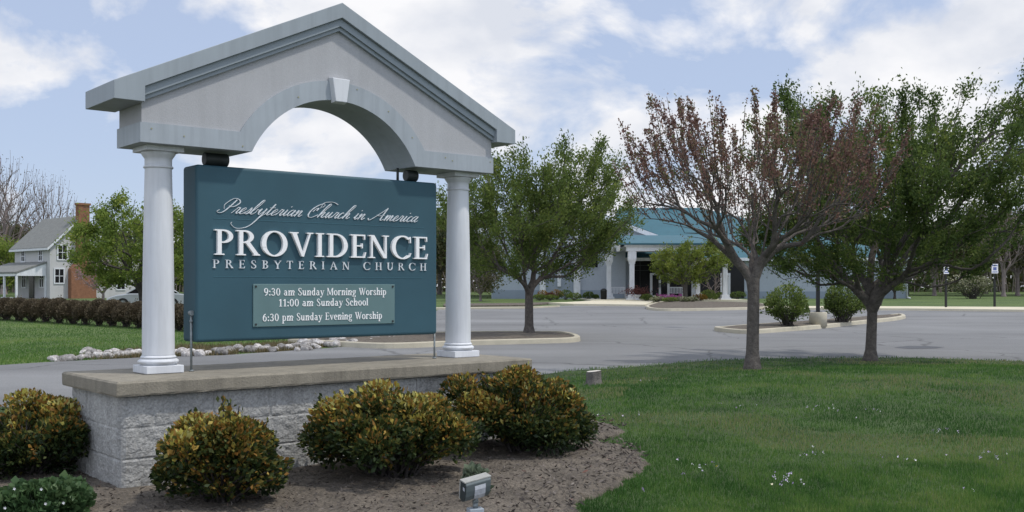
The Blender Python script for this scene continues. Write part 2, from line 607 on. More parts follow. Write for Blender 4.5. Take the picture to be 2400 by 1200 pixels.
far_edge = P2((0, 856), (110, 849), (330, 838), (520, 833), (740, 818), (912, 806), (940, 785), (990, 745), (1030, 725), (1240, 722.5), (1300, 716.5), (1500, 716.5), (1740, 725), (2130, 728), (2400, 731), (3300, 737))
near = [(60, 8), (20, 6), (-20, 5), (-60, 3)]
sheet('asphalt_lot', [(-70, 25)] + far_edge + near, M['asphalt'], .004)

# front lawn, as a grid between the viewer and the road
xs = np.concatenate([np.linspace(-30, -9, 22), np.linspace(-8.6, 13, 74), np.linspace(14, 40, 20)])
ts = np.linspace(0, 1, 90)
vs, fs = [], []
for i, x in enumerate(xs):
    ye = road_y(x) + .15 * math.sin(x * 2.1) * .5
    for t in ts:
        y = -10 + (ye + 10) * t
        vs.append((x, y, float(lawn_z(x, y)) - (.12 if t == 1 else 0)))
nt = len(ts)
for i in range(len(xs) - 1):
    for j in range(nt - 1):
        fs.append((i * nt + j, (i + 1) * nt + j, (i + 1) * nt + j + 1, i * nt + j + 1))
mb = MB()
mb.add(vs, fs, True)
tag(mb.build('lawn', M['soil'], fix=False), kind='structure')

# mulch bed round the sign
bed_px = [(1392, 1036), (1460, 1046), (1516, 1080), (1488, 1118), (1420, 1160), (1340, 1203)]
bed = [tuple(lpt(*p)[:2]) for p in bed_px]
bed = [(-6.2, 4.6), (-6.0, 7.6), (-4.3, 9.4), (-1.6, 10.9), (.3, 10.6), (1.0, 9.3)] + bed + [(.2, 4.4), (-.6, 3.2), (-3, 2.6)]
bc = np.mean(np.array(bed), axis=0)


def smooth_loop(pts, n=160, jit=.03):
    p = np.array(pts)
    k = len(p)
    out = []
    for i in range(n):
        t = i / n * k
        j = int(t)
        u = t - j
        a, b, c, d = p[(j - 1) % k], p[j % k], p[(j + 1) % k], p[(j + 2) % k]
        out.append(.5 * ((2 * b) + (c - a) * u + (2 * a - 5 * b + 4 * c - d) * u * u + (3 * b - a - 3 * c + d) * u ** 3))
    out = np.array(out)
    return out + RNG.normal(0, jit, out.shape)


bed_loop = smooth_loop(bed)
bed_inner = smooth_loop(bed, jit=0)


def in_bed(x, y):
    inside = np.zeros(x.shape, bool)
    n = len(bed_loop)
    for i in range(n):
        x0, y0 = bed_loop[i]
        x1, y1 = bed_loop[(i + 1) % n]
        c = ((y0 > y) != (y1 > y)) & (x < (x1 - x0) * (y - y0) / (y1 - y0 + 1e-12) + x0)
        inside ^= c
    return inside


vs, fs = [], []
rings = 44
for i in range(rings + 1):
    r = i / rings
    for k, (x, y) in enumerate(bed_loop if i >= rings - 1 else bed_inner):
        px, py = bc[0] + (x - bc[0]) * r, bc[1] + (y - bc[1]) * r
        h = .035 * (1 - r ** 8) + .022 * (float(vnoise(np.array(px * 4), np.array(py * 4), 3)) + .7 * float(vnoise(np.array(px * 11), np.array(py * 11), 5)) - .8) * (1 if i < rings else 0)
        vs.append((px, py, float(lawn_z(px, py)) + h + (.028 * min(1, (rings - i) / 3) + .004 if i < rings else -.01)))
nl = len(bed_loop)
for i in range(rings):
    for k in range(nl):
        fs.append((i * nl + k, i * nl + (k + 1) % nl, (i + 1) * nl + (k + 1) % nl, (i + 1) * nl + k))
mb = MB()
mb.add(vs, fs, True)
tag(mb.build('mulch_bed', M['mulch'], fix=False), kind='structure')


# ------------------------------------------------------------------ leaf and blade clouds
def leaf_verts(c, size, rng, aspect=.5, up=0.0, dirs=None):
    """Diamond leaves at centres c; dirs gives the axis, else random."""
    n = len(c)
    a = rng.normal(size=(n, 3)) if dirs is None else dirs + rng.normal(size=(n, 3)) * .5
    a[:, 2] += up
    a /= np.linalg.norm(a, axis=1)[:, None] + 1e-9
    b = np.cross(a, rng.normal(size=(n, 3)))
    b /= np.linalg.norm(b, axis=1)[:, None] + 1e-9
    nn = np.cross(a, b)
    L_ = (np.asarray(size) * rng.uniform(.6, 1.3, n))[:, None]
    W = L_ * aspect
    v = np.empty((n, 4, 3))
    v[:, 0] = c - a * L_ * .5
    v[:, 1] = c + b * W * .5 + nn * W * .18 + a * L_ * .05
    v[:, 2] = c + a * L_ * .5
    v[:, 3] = c - b * W * .5 + nn * W * .18 + a * L_ * .05
    return v.reshape(-1, 3)


def blades(name, x, y, z, hgt, wid, tint, m, rng, lean=.45):
    n = len(x)
    az = rng.uniform(0, 2 * PI, n)
    ln = np.abs(rng.normal(0, lean, n))
    h = hgt * rng.uniform(.5, 1.25, n)
    la = rng.uniform(0, 2 * PI, n)
    v = np.empty((n, 3, 3))
    dx, dy = np.cos(az) * wid / 2, np.sin(az) * wid / 2
    v[:, 0] = np.stack([x - dx, y - dy, z - .01], 1)
    v[:, 1] = np.stack([x + dx, y + dy, z - .01], 1)
    v[:, 2] = np.stack([x + np.cos(la) * ln * h, y + np.sin(la) * ln * h, z + h * np.cos(np.minimum(ln, 1.2))], 1)
    o = np_mesh(name, v.reshape(-1, 3), 3, m, tint=tint)
    return o


def lawn_blades():
    rng = np.random.default_rng(11)
    n = 560000
    inv = rng.uniform(1 / 26.0, 1 / 4.6, n)
    y = 1 / inv
    x = y * rng.uniform(-.58, .54, n) + rng.uniform(-.6, 3.2, n) * (rng.random(n) < .45)
    k = (y < road_y(x) - .05 + rng.normal(0, .12, n)) & ~in_bed(x, y)
    x, y = x[k], y[k]
    clump = .40 * vnoise(x * .55, y * .5, 21) + .35 * vnoise(x * 1.9, y * 1.6, 26) + .25 * vnoise(x * 6.3, y * 4.6, 22)
    clump = np.clip((clump - .5) * 2.3 + .5, 0, 1)
    fine = vnoise(x * 16, y * 12, 23)
    tint = np.clip(.05 + .55 * clump + .25 * fine + rng.normal(0, .13, len(x)), 0, .9)
    bare = vnoise(x * .9 + 9, y * .7 + 4, 24)
    brown = (bare > .72) & (rng.random(len(x)) < .45)
    for (bx, by, br) in BARE_AND_SHADE:
        d = np.hypot((x - bx), (y - by) * .8)
        brown |= (d < br) & (rng.random(len(x)) < .75 * (1 - d / br) + .1)
    tint[brown] = rng.uniform(.86, 1, brown.sum())
    h = np.where(y < 12, .034, .042) * (0.7 + .6 * vnoise(x * 2.2, y * 2.2, 25))
    w = .0055 * np.maximum(1, y / 8.0)
    o = blades('lawn_grass', x, y, lawn_z(x, y), h, w, tint, M['grass'], rng)
    tag(o, 'short green mown grass covering the front lawn', 'grass', kind='stuff')


tree_a, tree_b, stump_p = lpt(1763, 866), lpt(2040, 846), lpt(1391, 902)
BARE_AND_SHADE = [(tree_a.x - .1, tree_a.y - .2, .75), (tree_b.x - .2, tree_b.y - .2, 1.2), (stump_p.x + .5, stump_p.y, .55), (tree_b.x + 2.8, tree_b.y - .6, 1.6)]  # bare spots at trunks and stump; last one paints the big tree's shade brown
lawn_blades()

rng = np.random.default_rng(5)
n = 30000
x = rng.uniform(-6.5, 2.2, n)
y = rng.uniform(4.3, 11, n)
k = in_bed(x, y)
x, y = x[k], y[k]
cz = lawn_z(x, y) + .022 * (vnoise(x * 4, y * 4, 3) + .7 * vnoise(x * 11, y * 11, 5) - .8) + .066
cc = np.stack([x, y, cz], 1)
d_ = rng.normal(size=(len(x), 3))
d_[:, 2] *= .25
o = np_mesh('mulch_chips', leaf_verts(cc, .045, rng, .28, dirs=d_), 4, M['chips'], tint=np.clip(rng.beta(2, 2.2, len(x)), 0, 1))
tag(o, 'loose grey brown mulch chips on the bed round the sign', 'mulch', kind='stuff')

# violets and daisies scattered in the lawn in loose patches
pts = []
for (px, py, sx, sy, q) in [(1650, 1105, 60, 14, 26), (1900, 1075, 60, 12, 18), (1830, 1140, 60, 18, 40), (1935, 965, 80, 12, 26), (2040, 975, 40, 10, 14), (2210, 1020, 60, 10, 18),
                            (2330, 1085, 50, 14, 20), (2120, 1085, 60, 12, 14), (1490, 985, 80, 10, 14), (1740, 960, 40, 6, 12), (1500, 1170, 40, 8, 4), (2290, 1165, 30, 6, 5), (1510, 900, 20, 5, 5)]:
    for _ in range(int(q * .4)):
        pts.append(lpt(px + rng.normal(0, sx * .5), py + rng.normal(0, sy * .5)))
pts = np.array(pts)
pts[:, 2] += .05
q = len(pts)
fv = np.concatenate([leaf_verts(pts + rng.normal(0, .006, pts.shape), .013, rng, .8) for _ in range(3)])
tag(np_mesh('lawn_flowers', fv, 4, M['violet'], tint=np.tile(rng.random(q), 3)), 'tiny violet, white and yellow flowers dotted over the lawn', 'wildflowers', kind='stuff')

# rough grass beyond the drive, on the left
n = 90000
inv = rng.uniform(1 / 60.0, 1 / 23.0, n)
y = 1 / inv
x = y * rng.uniform(-.56, -.09, n)
fe = np.array(far_edge[:6])
k = y > np.interp(x, np.r_[-60, fe[:, 0]], np.r_[24, fe[:, 1]]) + .1
k &= x < np.interp(y, [29, 40, 72], [-3.6, -3.8, -5.2])
x, y = x[k], y[k]
ed = y - np.interp(x, np.r_[-60, fe[:, 0]], np.r_[24, fe[:, 1]])
cl = vnoise(x * .8, y * .5, 31)
tg = np.clip(.30 + .5 * cl + rng.normal(0, .12, len(x)), 0, .95)
wet = ~((ed < 3.2) & (x > -9.6) & (rng.random(len(x)) < .85))
tag(blades('verge_grass', x[wet], y[wet], plane_z(y[wet]), .055, .016, tg[wet], M['grass'], rng), 'green rough grass between the drive and the hedge', 'grass', kind='stuff')
n = 30000
x = rng.uniform(-10.4, -3.7, n)
ed = rng.beta(1.1, 1.9, n) * 4.6
y = np.interp(x, fe[:, 0], fe[:, 1]) + ed
k = (x + .9 * rng.random(n) > -9.9 + ed * .12) & (vnoise(x * 1.2, y * 1.4, 33) > .22 + .1 * rng.random(n))
x, y = x[k], y[k]
tag(blades('dry_grass', x, y, plane_z(y), .13, .018, rng.random(len(x)), M['dry'], rng, lean=.8), 'tan dry grass behind the row of rocks', 'grass', kind='stuff')


# ------------------------------------------------------------------ the monument sign
TH = math.radians(39.936)
UX, UY = math.cos(TH), math.sin(TH)
SCX, SCY = -1.42384657, 7.9001296


def S(u, v, z):
    return (u, v, z)          # the sign is modelled in its own frame; its Empty turns it


sign = thing('monument_sign', 'teal and white church sign with arched gable on two white columns above a block base', 'sign', (SCX, SCY, 0), TH)
ZB, ZC = 2.698, 1.173
CX = -.0728                   # the cap is not quite centred under the gable

# base wall: rock-faced block courses
def block_face(u0, u1, z0, z1, frame, seed):
    """Grid of a rock-faced block wall; frame(a, out, z)."""
    nu, nz = int((u1 - u0) / .012), int((z1 - z0) / .012)
    a = np.linspace(u0, u1, nu + 1)
    z = np.linspace(z0, z1, nz + 1)
    A, Z = np.meshgrid(a, z, indexing='ij')
    course = np.floor((Z - z1) / .2).astype(int)
    fz = ((Z - z1) / .2) % 1
    off = np.where(course % 2 == 0, 0.0, .2)
    fa = ((A - u0 + off) / .4) % 1
    bi = np.floor((A - u0 + off) / .4).astype(int)
    edge = np.minimum(np.minimum(fz, 1 - fz) * .2, np.minimum(fa, 1 - fa) * .4)
    e = np.clip(edge / .009, 0, 1) ** .7
    rough = .30 * vnoise(A * 11 + bi * 3.3, Z * 11 + course * 5.1, seed) + .40 * vnoise(A * 30, Z * 27, seed + 1) + .30 * vnoise(A * 70, Z * 60, seed + 2)
    out = e * (.004 + .017 * rough)
    out = out * np.clip(np.minimum(A - u0, u1 - A) / .02, 0, 1)
    vs = [frame(A[i, j], out[i, j], Z[i, j]) for i in range(nu + 1) for j in range(nz + 1)]
    fs = [(i * (nz + 1) + j, (i + 1) * (nz + 1) + j, (i + 1) * (nz + 1) + j + 1, i * (nz + 1) + j + 1) for i in range(nu) for j in range(nz)]
    return vs, fs


CL, CW = 3.347, 1.06
cu0, cu1 = CX - CL / 2, CX + CL / 2
cv0, cv1 = -1.1194 / 2, -1.1194 / 2 + CW
wu0, wu1, wv0, wv1 = cu0 + .055, cu1 - .055, cv0 + .075, cv1 - .06
mb = MB()
zb0, zb1 = .25, ZC - .092
mb.add(*block_face(wu0, wu1, zb0, zb1, lambda a, o, z: (a, wv0 - o, z), 40), smooth=False)
mb.add(*block_face(wv0, wv1, zb0, zb1, lambda a, o, z: (wu0 - o, a, z), 44), smooth=False)
mb.add(*block_face(wv0, wv1, zb0, zb1, lambda a, o, z: (wu1 + o, a, z), 48), smooth=False)
mb.add(*block_face(wu0, wu1, zb0, zb1, lambda a, o, z: (a, wv1 + o, z), 52), smooth=False)
mb.build('base_wall', M['block'], sign)

# cap slab with a slightly chipped edge
mb = MB()
nu, nv = 60, 18
top, ring = [], []
per = [(cu0 + (cu1 - cu0) * i / nu, cv0) for i in range(nu)] + [(cu1, cv0 + (cv1 - cv0) * i / nv) for i in range(nv)] + \
      [(cu1 - (cu1 - cu0) * i / nu, cv1) for i in range(nu)] + [(cu0, cv1 - (cv1 - cv0) * i / nv) for i in range(nv)]
rr = np.random.default_rng(9)
lv = []
for z, ins in ((ZC - .092, .004), (ZC - .08, 0), (ZC - .012, 0), (ZC, .010)):
    lv.append([(u - ins * np.sign(u - CX) * (abs(abs(u - CX) - CL / 2) < .001) + rr.normal(0, .0010), v + (ins if v == cv0 else -ins if v == cv1 else 0) + rr.normal(0, .0010), z + rr.normal(0, .0006)) for u, v in per])
npn = len(per)
mb.add([p for l in lv for p in l], [(i * npn + k, i * npn + (k + 1) % npn, (i + 1) * npn + (k + 1) % npn, (i + 1) * npn + k) for i in range(3) for k in range(npn)])
mb.add(lv[-1], [tuple(range(npn))])
mb.add(lv[0], [tuple(range(npn - 1, -1, -1))])
mb.build('cap_slab', M['cap'], sign)

# columns
for su in (-1.27, 1.27):
    mb = MB()
    prof = [(.108, 1.283)]
    for i in range(13):
        t = i / 12
        prof.append((.106 - .018 * t ** 1.6, 1.30 + (2.555 - 1.30) * t))
    prof += [(.088, 2.557)]
    mb.lathe(prof, su, 0, 48)
    c = mb.build('column', M['white'], sign)
    MB().box(su - .1275, su + .1275, -.1275, .1275, ZC + .002, ZC + .053).build('plinth', M['white'], c, bevel=.004)
    mb = MB()
    tor = [(.112, 1.2262)] + [(.108 + .026 * math.sin(PI * i / 10), 1.228 + .046 * i / 10) for i in range(11)] + [(.118, 1.276), (.116, 1.282), (.108, 1.292)]
    mb.lathe(tor, su, 0, 48)
    mb.build('base_ring', M['white'], c)
    mb = MB()
    mb.lathe([(.087, 2.553), (.095, 2.556), (.099, 2.563), (.095, 2.570), (.089, 2.573), (.089, 2.618), (.093, 2.624), (.104, 2.640), (.112, 2.652), (.112, 2.664)], su, 0, 48)
    mb.box(su - .128, su + .128, -.128, .128, 2.6645, ZB - .001)
    mb.build('capital', M['white'], c)

# pediment body with the arch cut out
R0, R1, AZ_ = .765, .905, 2.368
N = 40


def arc(r, zlow, n=N):
    a0 = math.acos(min(1, (zlow - AZ_) / r))
    return [(r * math.sin(-a0 + 2 * a0 * i / n), AZ_ + r * math.cos(-a0 + 2 * a0 * i / n)) for i in range(n + 1)]


LB = 1.473
ZE, ZA = 3.03, 3.72


def ring_prism(mb, outer, inner, v0, v1):
    """Bridge two open chains of equal length (front, back, and their long sides)."""
    n = len(outer)
    vs = [(u, v0, z) for u, z in outer] + [(u, v0, z) for u, z in inner] + [(u, v1, z) for u, z in outer] + [(u, v1, z) for u, z in inner]
    fs = []
    for i in range(n - 1):
        fs += [(i, i + 1, n + i + 1, n + i), (2 * n + i, 3 * n + i, 3 * n + i + 1, 2 * n + i + 1),
               (i, 2 * n + i, 2 * n + i + 1, i + 1), (n + i, n + i + 1, 3 * n + i + 1, 3 * n + i)]
    fs += [(0, n, 3 * n, 2 * n), (n - 1, 3 * n - 1, 4 * n - 1, 2 * n - 1)]
    mb.add(vs, fs)


tb = .217
# stucco body: chains across the span, from roof line down to arch / bottom
zb_in = ZB + .004
inner = [(-LB + .012, zb_in)] + arc(R0 + .006, zb_in) + [(LB - .012, zb_in)]
outer = []
for u, z in inner:
    outer.append((u, ZE + (ZA - ZE) * (1 - abs(u) / LB) + .02))
mb = MB()
ring_prism(mb, outer, inner, -tb + .013, tb - .013)
ped = mb.build('pediment', M['stucco'], sign)
# trim: bottom bands and the arch ring
mb = MB()
zt = ZB + .130
a0 = math.acos((ZB - AZ_) / R0)
inner = arc(R0, ZB, N)
outer = []
for i, (u, z) in enumerate(inner):
    t = -1 + 2 * i / N
    a1 = math.acos((zt - AZ_) / R1)
    aa = t * a1
    outer.append((R1 * math.sin(aa), AZ_ + R1 * math.cos(aa)))
inner = [(-LB, ZB)] + inner + [(LB, ZB)]
outer = [(-LB, zt)] + outer + [(LB, zt)]
ring_prism(mb, outer, inner, -tb, tb)
mb.build('arch_trim', M['trim'], ped)
# roof fascia box
LF, ZF0, ZF1, ZAP = 1.663, 2.951, 3.068, 3.846
IN, ZI, ZAI = LF - .20, 3.052, 3.735
outer = [(-LF, ZF1), (0, ZAP), (LF, ZF1)]
mb = MB()
tf = .2765
prof_l = [(-LF, ZF0), (-LF, ZF1), (0, ZAP), (0, ZAI), (-IN, ZI), (-IN, ZF0)]
prof_r = [(u * -1, z) for u, z in prof_l[::-1]]
mb.prism(prof_l, -tf, tf, S)
mb.prism(prof_r, -tf, tf, S)
mb.build('roof_fascia', M['fascia'], ped, bevel=.003)
# stepped crown moulding under the rake
mb = MB()
for dz0, dz1, v in ((-.002, -.058, .250), (-.058, -.088, .232)):
    for sgn in (-1, 1):
        q = [(0, ZAI + dz0), (sgn * (IN + .001), ZI + dz0), (sgn * (IN + .001), ZI + dz1), (0, ZAI + dz1)]
        mb.prism(q, -v, v, S)
mb.build('crown_moulding', M['crown'], ped)
# keystone
mb = MB()
ks = [(-.046, 3.118), (.046, 3.118), (.072, 3.288), (-.072, 3.288)]
vs = []
for v, g in ((-tb - .045, 0), (-tb + .01, .010)):
    vs += [(u + math.copysign(g, u), v, z + (g if z > 3.2 else -g)) for u, z in ks]
mb.add(vs, [(0, 1, 2, 3), (7, 6, 5, 4), (0, 4, 5, 1), (1, 5, 6, 2), (2, 6, 7, 3), (3, 7, 4, 0)])
mb.build('keystone', M['white'], ped, bevel=.004)
# little rusty nail heads on the trim
rusty = mat('rusty_nail', (.30, .30, .20), .8)
for (u, z) in [(-1.40, 2.79), (-1.18, 2.76), (-.76, 2.73), (.16, 3.235), (.44, 3.10), (.66, 2.92), (.98, 2.79), (1.05, 2.77), (1.44, 2.79), (-.33, 3.12)]:
    MB().tube((u, -tb + .002, z), (u, -tb - .003, z), .006, n=8).build('nail_head', rusty, ped)

# board
BU0, BU1, BZ0, BZ1, BV = -.0397 - 1.0125, -.0397 + 1.0125, 1.374, 2.594, .117
board = MB().box(BU0, BU1, -BV, BV, BZ0, BZ1).build('sign_board', M['teal'], sign, bevel=.022, seg=4)
for u, hl in ((-.87, .085), (.78, .05)):
    mb = MB()
    mb.tube((u - hl, -.02, 2.646), (u + hl, -.02, 2.646), .046, n=24)
    mb.build('spacer_pipe', M['iron'], sign, bevel=.006)
MB().tube((.655, -.02, 2.58), (.655, -.02, 2.70), .011).build('hanger_rod', M['iron'], sign)
for (u0, z0, u1, z1, uu) in ((-1.064, ZC - .02, -1.064, 1.57, -1.064), (.985, ZC - .02, .985, 1.40, .985)):
    mb = MB()
    mb.tube((u0, -.06, z0), (u1, -.06, z1), .008, n=10)
    if u0 < 0:
        mb.tube((u1, -.075, z1 + .004), (u1, -.045, z1 + .004), .018, n=12)
        mb.tube((u1, -.06, z1 - .06), (u1, -.06, z1 - .045), .012, n=10)
    mb.tube((u0, -.06, ZC), (u0, -.06, ZC + .012), .016, n=12)
    mb.build('support_rod', M['galv'], sign)


# ------------------------------------------------------------------ lettering drawn from strokes
class Pen:
    """Flat shapes in the board's plane, lifted a hair apart so that none share a plane."""

    def __init__(s):
        s.mb = MB()
        s.k = 0

    def quad(s, poly, v0, v1):
        s.k += 1
        e = (s.k % 23) * .00006
        s.mb.prism(poly, v0 - e, v1, S)


def ringpoly(cx, cy, rx, ry, tx, ty, a0, a1, n=22):
    """Band of varying thickness: outer ellipse and inner ellipse, angles in degrees."""
    out = []
    for i in range(n):
        b0, b1 = (math.radians(a0 + (a1 - a0) * k / n) for k in (i, i + 1))
        out.append([(cx + rx * math.cos(b0), cy + ry * math.sin(b0)), (cx + rx * math.cos(b1), cy + ry * math.sin(b1)),
                    (cx + (rx - tx) * math.cos(b1), cy + (ry - ty) * math.sin(b1)), (cx + (rx - tx) * math.cos(b0), cy + (ry - ty) * math.sin(b0))])
    return out


def bar(x0, y0, x1, y1):
    return [[(x0, y0), (x1, y0), (x1, y1), (x0, y1)]]


T, t_ = .14, .055          # thick and thin strokes of the capitals


def srf(xc, y, w=.34, up=True, h=.05):
    a = y if up else y - h
    c = .04
    if up:
        return [[(xc - w / 2, y), (xc + w / 2, y), (xc + w / 2 - .02, y + h), (xc - w / 2 + .02, y + h)]]
    return [[(xc - w / 2 + .02, y - h), (xc + w / 2 - .02, y - h), (xc + w / 2, y), (xc - w / 2, y)]]


def caps(ch):
    """Polygons and advance width of a serif capital, cap height 1."""
    st = lambda x, w=T: bar(x, 0, x + w, 1)
    if ch == 'P':
        return st(.10) + srf(.175, 0) + bar(0, .95, .12, 1) + ringpoly(.30, .735, .34, .265, .15, .06, -90, 90) + bar(.2, .94, .305, 1) + bar(.2, .47, .305, .53), .66
    if ch == 'R':
        return st(.10) + srf(.175, 0) + bar(0, .95, .12, 1) + ringpoly(.30, .745, .32, .255, .15, .06, -90, 90) + bar(.2, .94, .305, 1) + bar(.2, .49, .305, .545) + \
            [[(.33, .5), (.48, .53), (.80, .05), (.63, .05)]] + [[(.60, 0), (.86, 0), (.83, .055), (.63, .055)]], .80
    if ch == 'O':
        return ringpoly(.49, .5, .48, .525, .165, .06, 0, 360, 40), .98
    if ch == 'V':
        return [[(.06, .97), (.24, .97), (.53, .0), (.44, 0)], [(.44, 0), (.52, 0), (.80, .97), (.73, .97)]] + srf(.15, 1, .34, False) + srf(.765, 1, .26, False), .88
    if ch == 'I':
        return st(.10) + srf(.175, 0) + srf(.175, 1, .34, False), .36
    if ch == 'D':
        return st(.10) + bar(0, .95, .12, 1) + bar(0, 0, .12, .05) + bar(.2, 0, .36, .058) + bar(.2, .942, .36, 1) + ringpoly(.35, .5, .48, .5, .16, .058, -90, 90, 30), .86
    if ch == 'E':
        return st(.10) + bar(0, .95, .12, 1) + bar(0, 0, .12, .05) + bar(.2, .94, .60, 1) + bar(.2, 0, .60, .06) + bar(.2, .485, .48, .54) + \
            [[(.60, 1), (.55, .94), (.57, .78), (.60, .78)], [(.60, .06), (.55, .06), (.60, .24), (.645, .24)], [(.46, .62), (.50, .62), (.50, .41), (.46, .41)]], .66
    if ch == 'N':
        return bar(.10, 0, .165, 1) + bar(.70, 0, .765, 1) + [[(.05, 1), (.23, 1), (.765, 0), (.64, 0)]] + srf(.135, 0, .28) + bar(0, .95, .1, 1) + srf(.735, 1, .28, False), .88
    if ch == 'C':
        return ringpoly(.5, .5, .49, .525, .165, .06, 48, 312, 34) + [[(.80, .90), (.855, .98), (.86, .70), (.82, .70)], [(.80, .10), (.83, .11), (.875, .25), (.84, .26)]], .90
    if ch == 'S':
        return ringpoly(.30, .755, .25, .26, .11, .06, 40, 235, 20) + ringpoly(.30, .245, .27, .26, .12, .06, -140, 62, 20) + [[(.13, .60), (.20, .70), (.44, .44), (.36, .33)]] + \
            bar(.47, .72, .515, .96) + bar(.045, .04, .09, .30), .60
    if ch == 'B':
        return st(.10) + bar(0, .95, .12, 1) + bar(0, 0, .12, .05) + ringpoly(.30, .755, .29, .245, .14, .055, -90, 90) + ringpoly(.31, .265, .33, .265, .15, .055, -90, 90) + \
            bar(.2, .945, .31, 1) + bar(.2, .485, .31, .53) + bar(.2, 0, .32, .055), .68
    if ch == 'Y':
        return bar(.33, 0, .33 + T, .5) + srf(.40, 0) + [[(.03, .97), (.2, .97), (.47, .45), (.33, .45)], [(.36, .45), (.45, .45), (.75, .97), (.67, .97)]] + srf(.12, 1, .3, False) + srf(.71, 1, .24, False), .80
    if ch == 'T':
        return bar(.27, 0, .27 + T, 1) + srf(.345, 0) + bar(0, .94, .69, 1) + bar(0, .76, .04, .95) + bar(.65, .76, .69, .95), .70
    if ch == 'A':
        return [[(.36, 1), (.47, 1), (.84, .03), (.66, .03)], [(.36, .93), (.42, .93), (.16, .03), (.09, .03)]] + bar(.2, .31, .66, .365) + srf(.12, 0, .24) + srf(.75, 0, .32), .88
    if ch == 'H':
        return st(.10) + st(.62) + bar(.2, .48, .66, .535) + srf(.175, 0) + srf(.695, 0) + srf(.175, 1, .34, False) + srf(.695, 1, .34, False), .87
    if ch == 'U':
        return bar(.10, .32, .25, 1) + bar(.66, .32, .72, 1) + ringpoly(.41, .34, .31, .36, .15, .07, 180, 360, 20) + srf(.175, 1, .34, False) + srf(.69, 1, .26, False), .84
    if ch == 'M':
        return bar(.08, 0, .14, 1) + bar(.80, 0, .95, 1) + [[(.05, 1), (.22, 1), (.53, .08), (.44, .08)], [(.44, .08), (.52, .08), (.88, 1), (.80, 1)]] + srf(.11, 0, .26) + srf(.875, 0, .32) + bar(0, .95, .1, 1) + bar(.86, .95, 1.0, 1), 1.02
    if ch == 'W':
        return [[(.05, .97), (.22, .97), (.42, 0), (.33, 0)], [(.34, 0), (.41, 0), (.60, .8), (.54, .8)], [(.46, .97), (.62, .97), (.83, 0), (.74, 0)], [(.75, 0), (.82, 0), (1.06, .97), (1.0, .97)]] + \
            srf(.13, 1, .3, False) + srf(.55, 1, .28, False) + srf(1.03, 1, .22, False), 1.12
    return [], .45


X = .68                     # x-height of the small letters


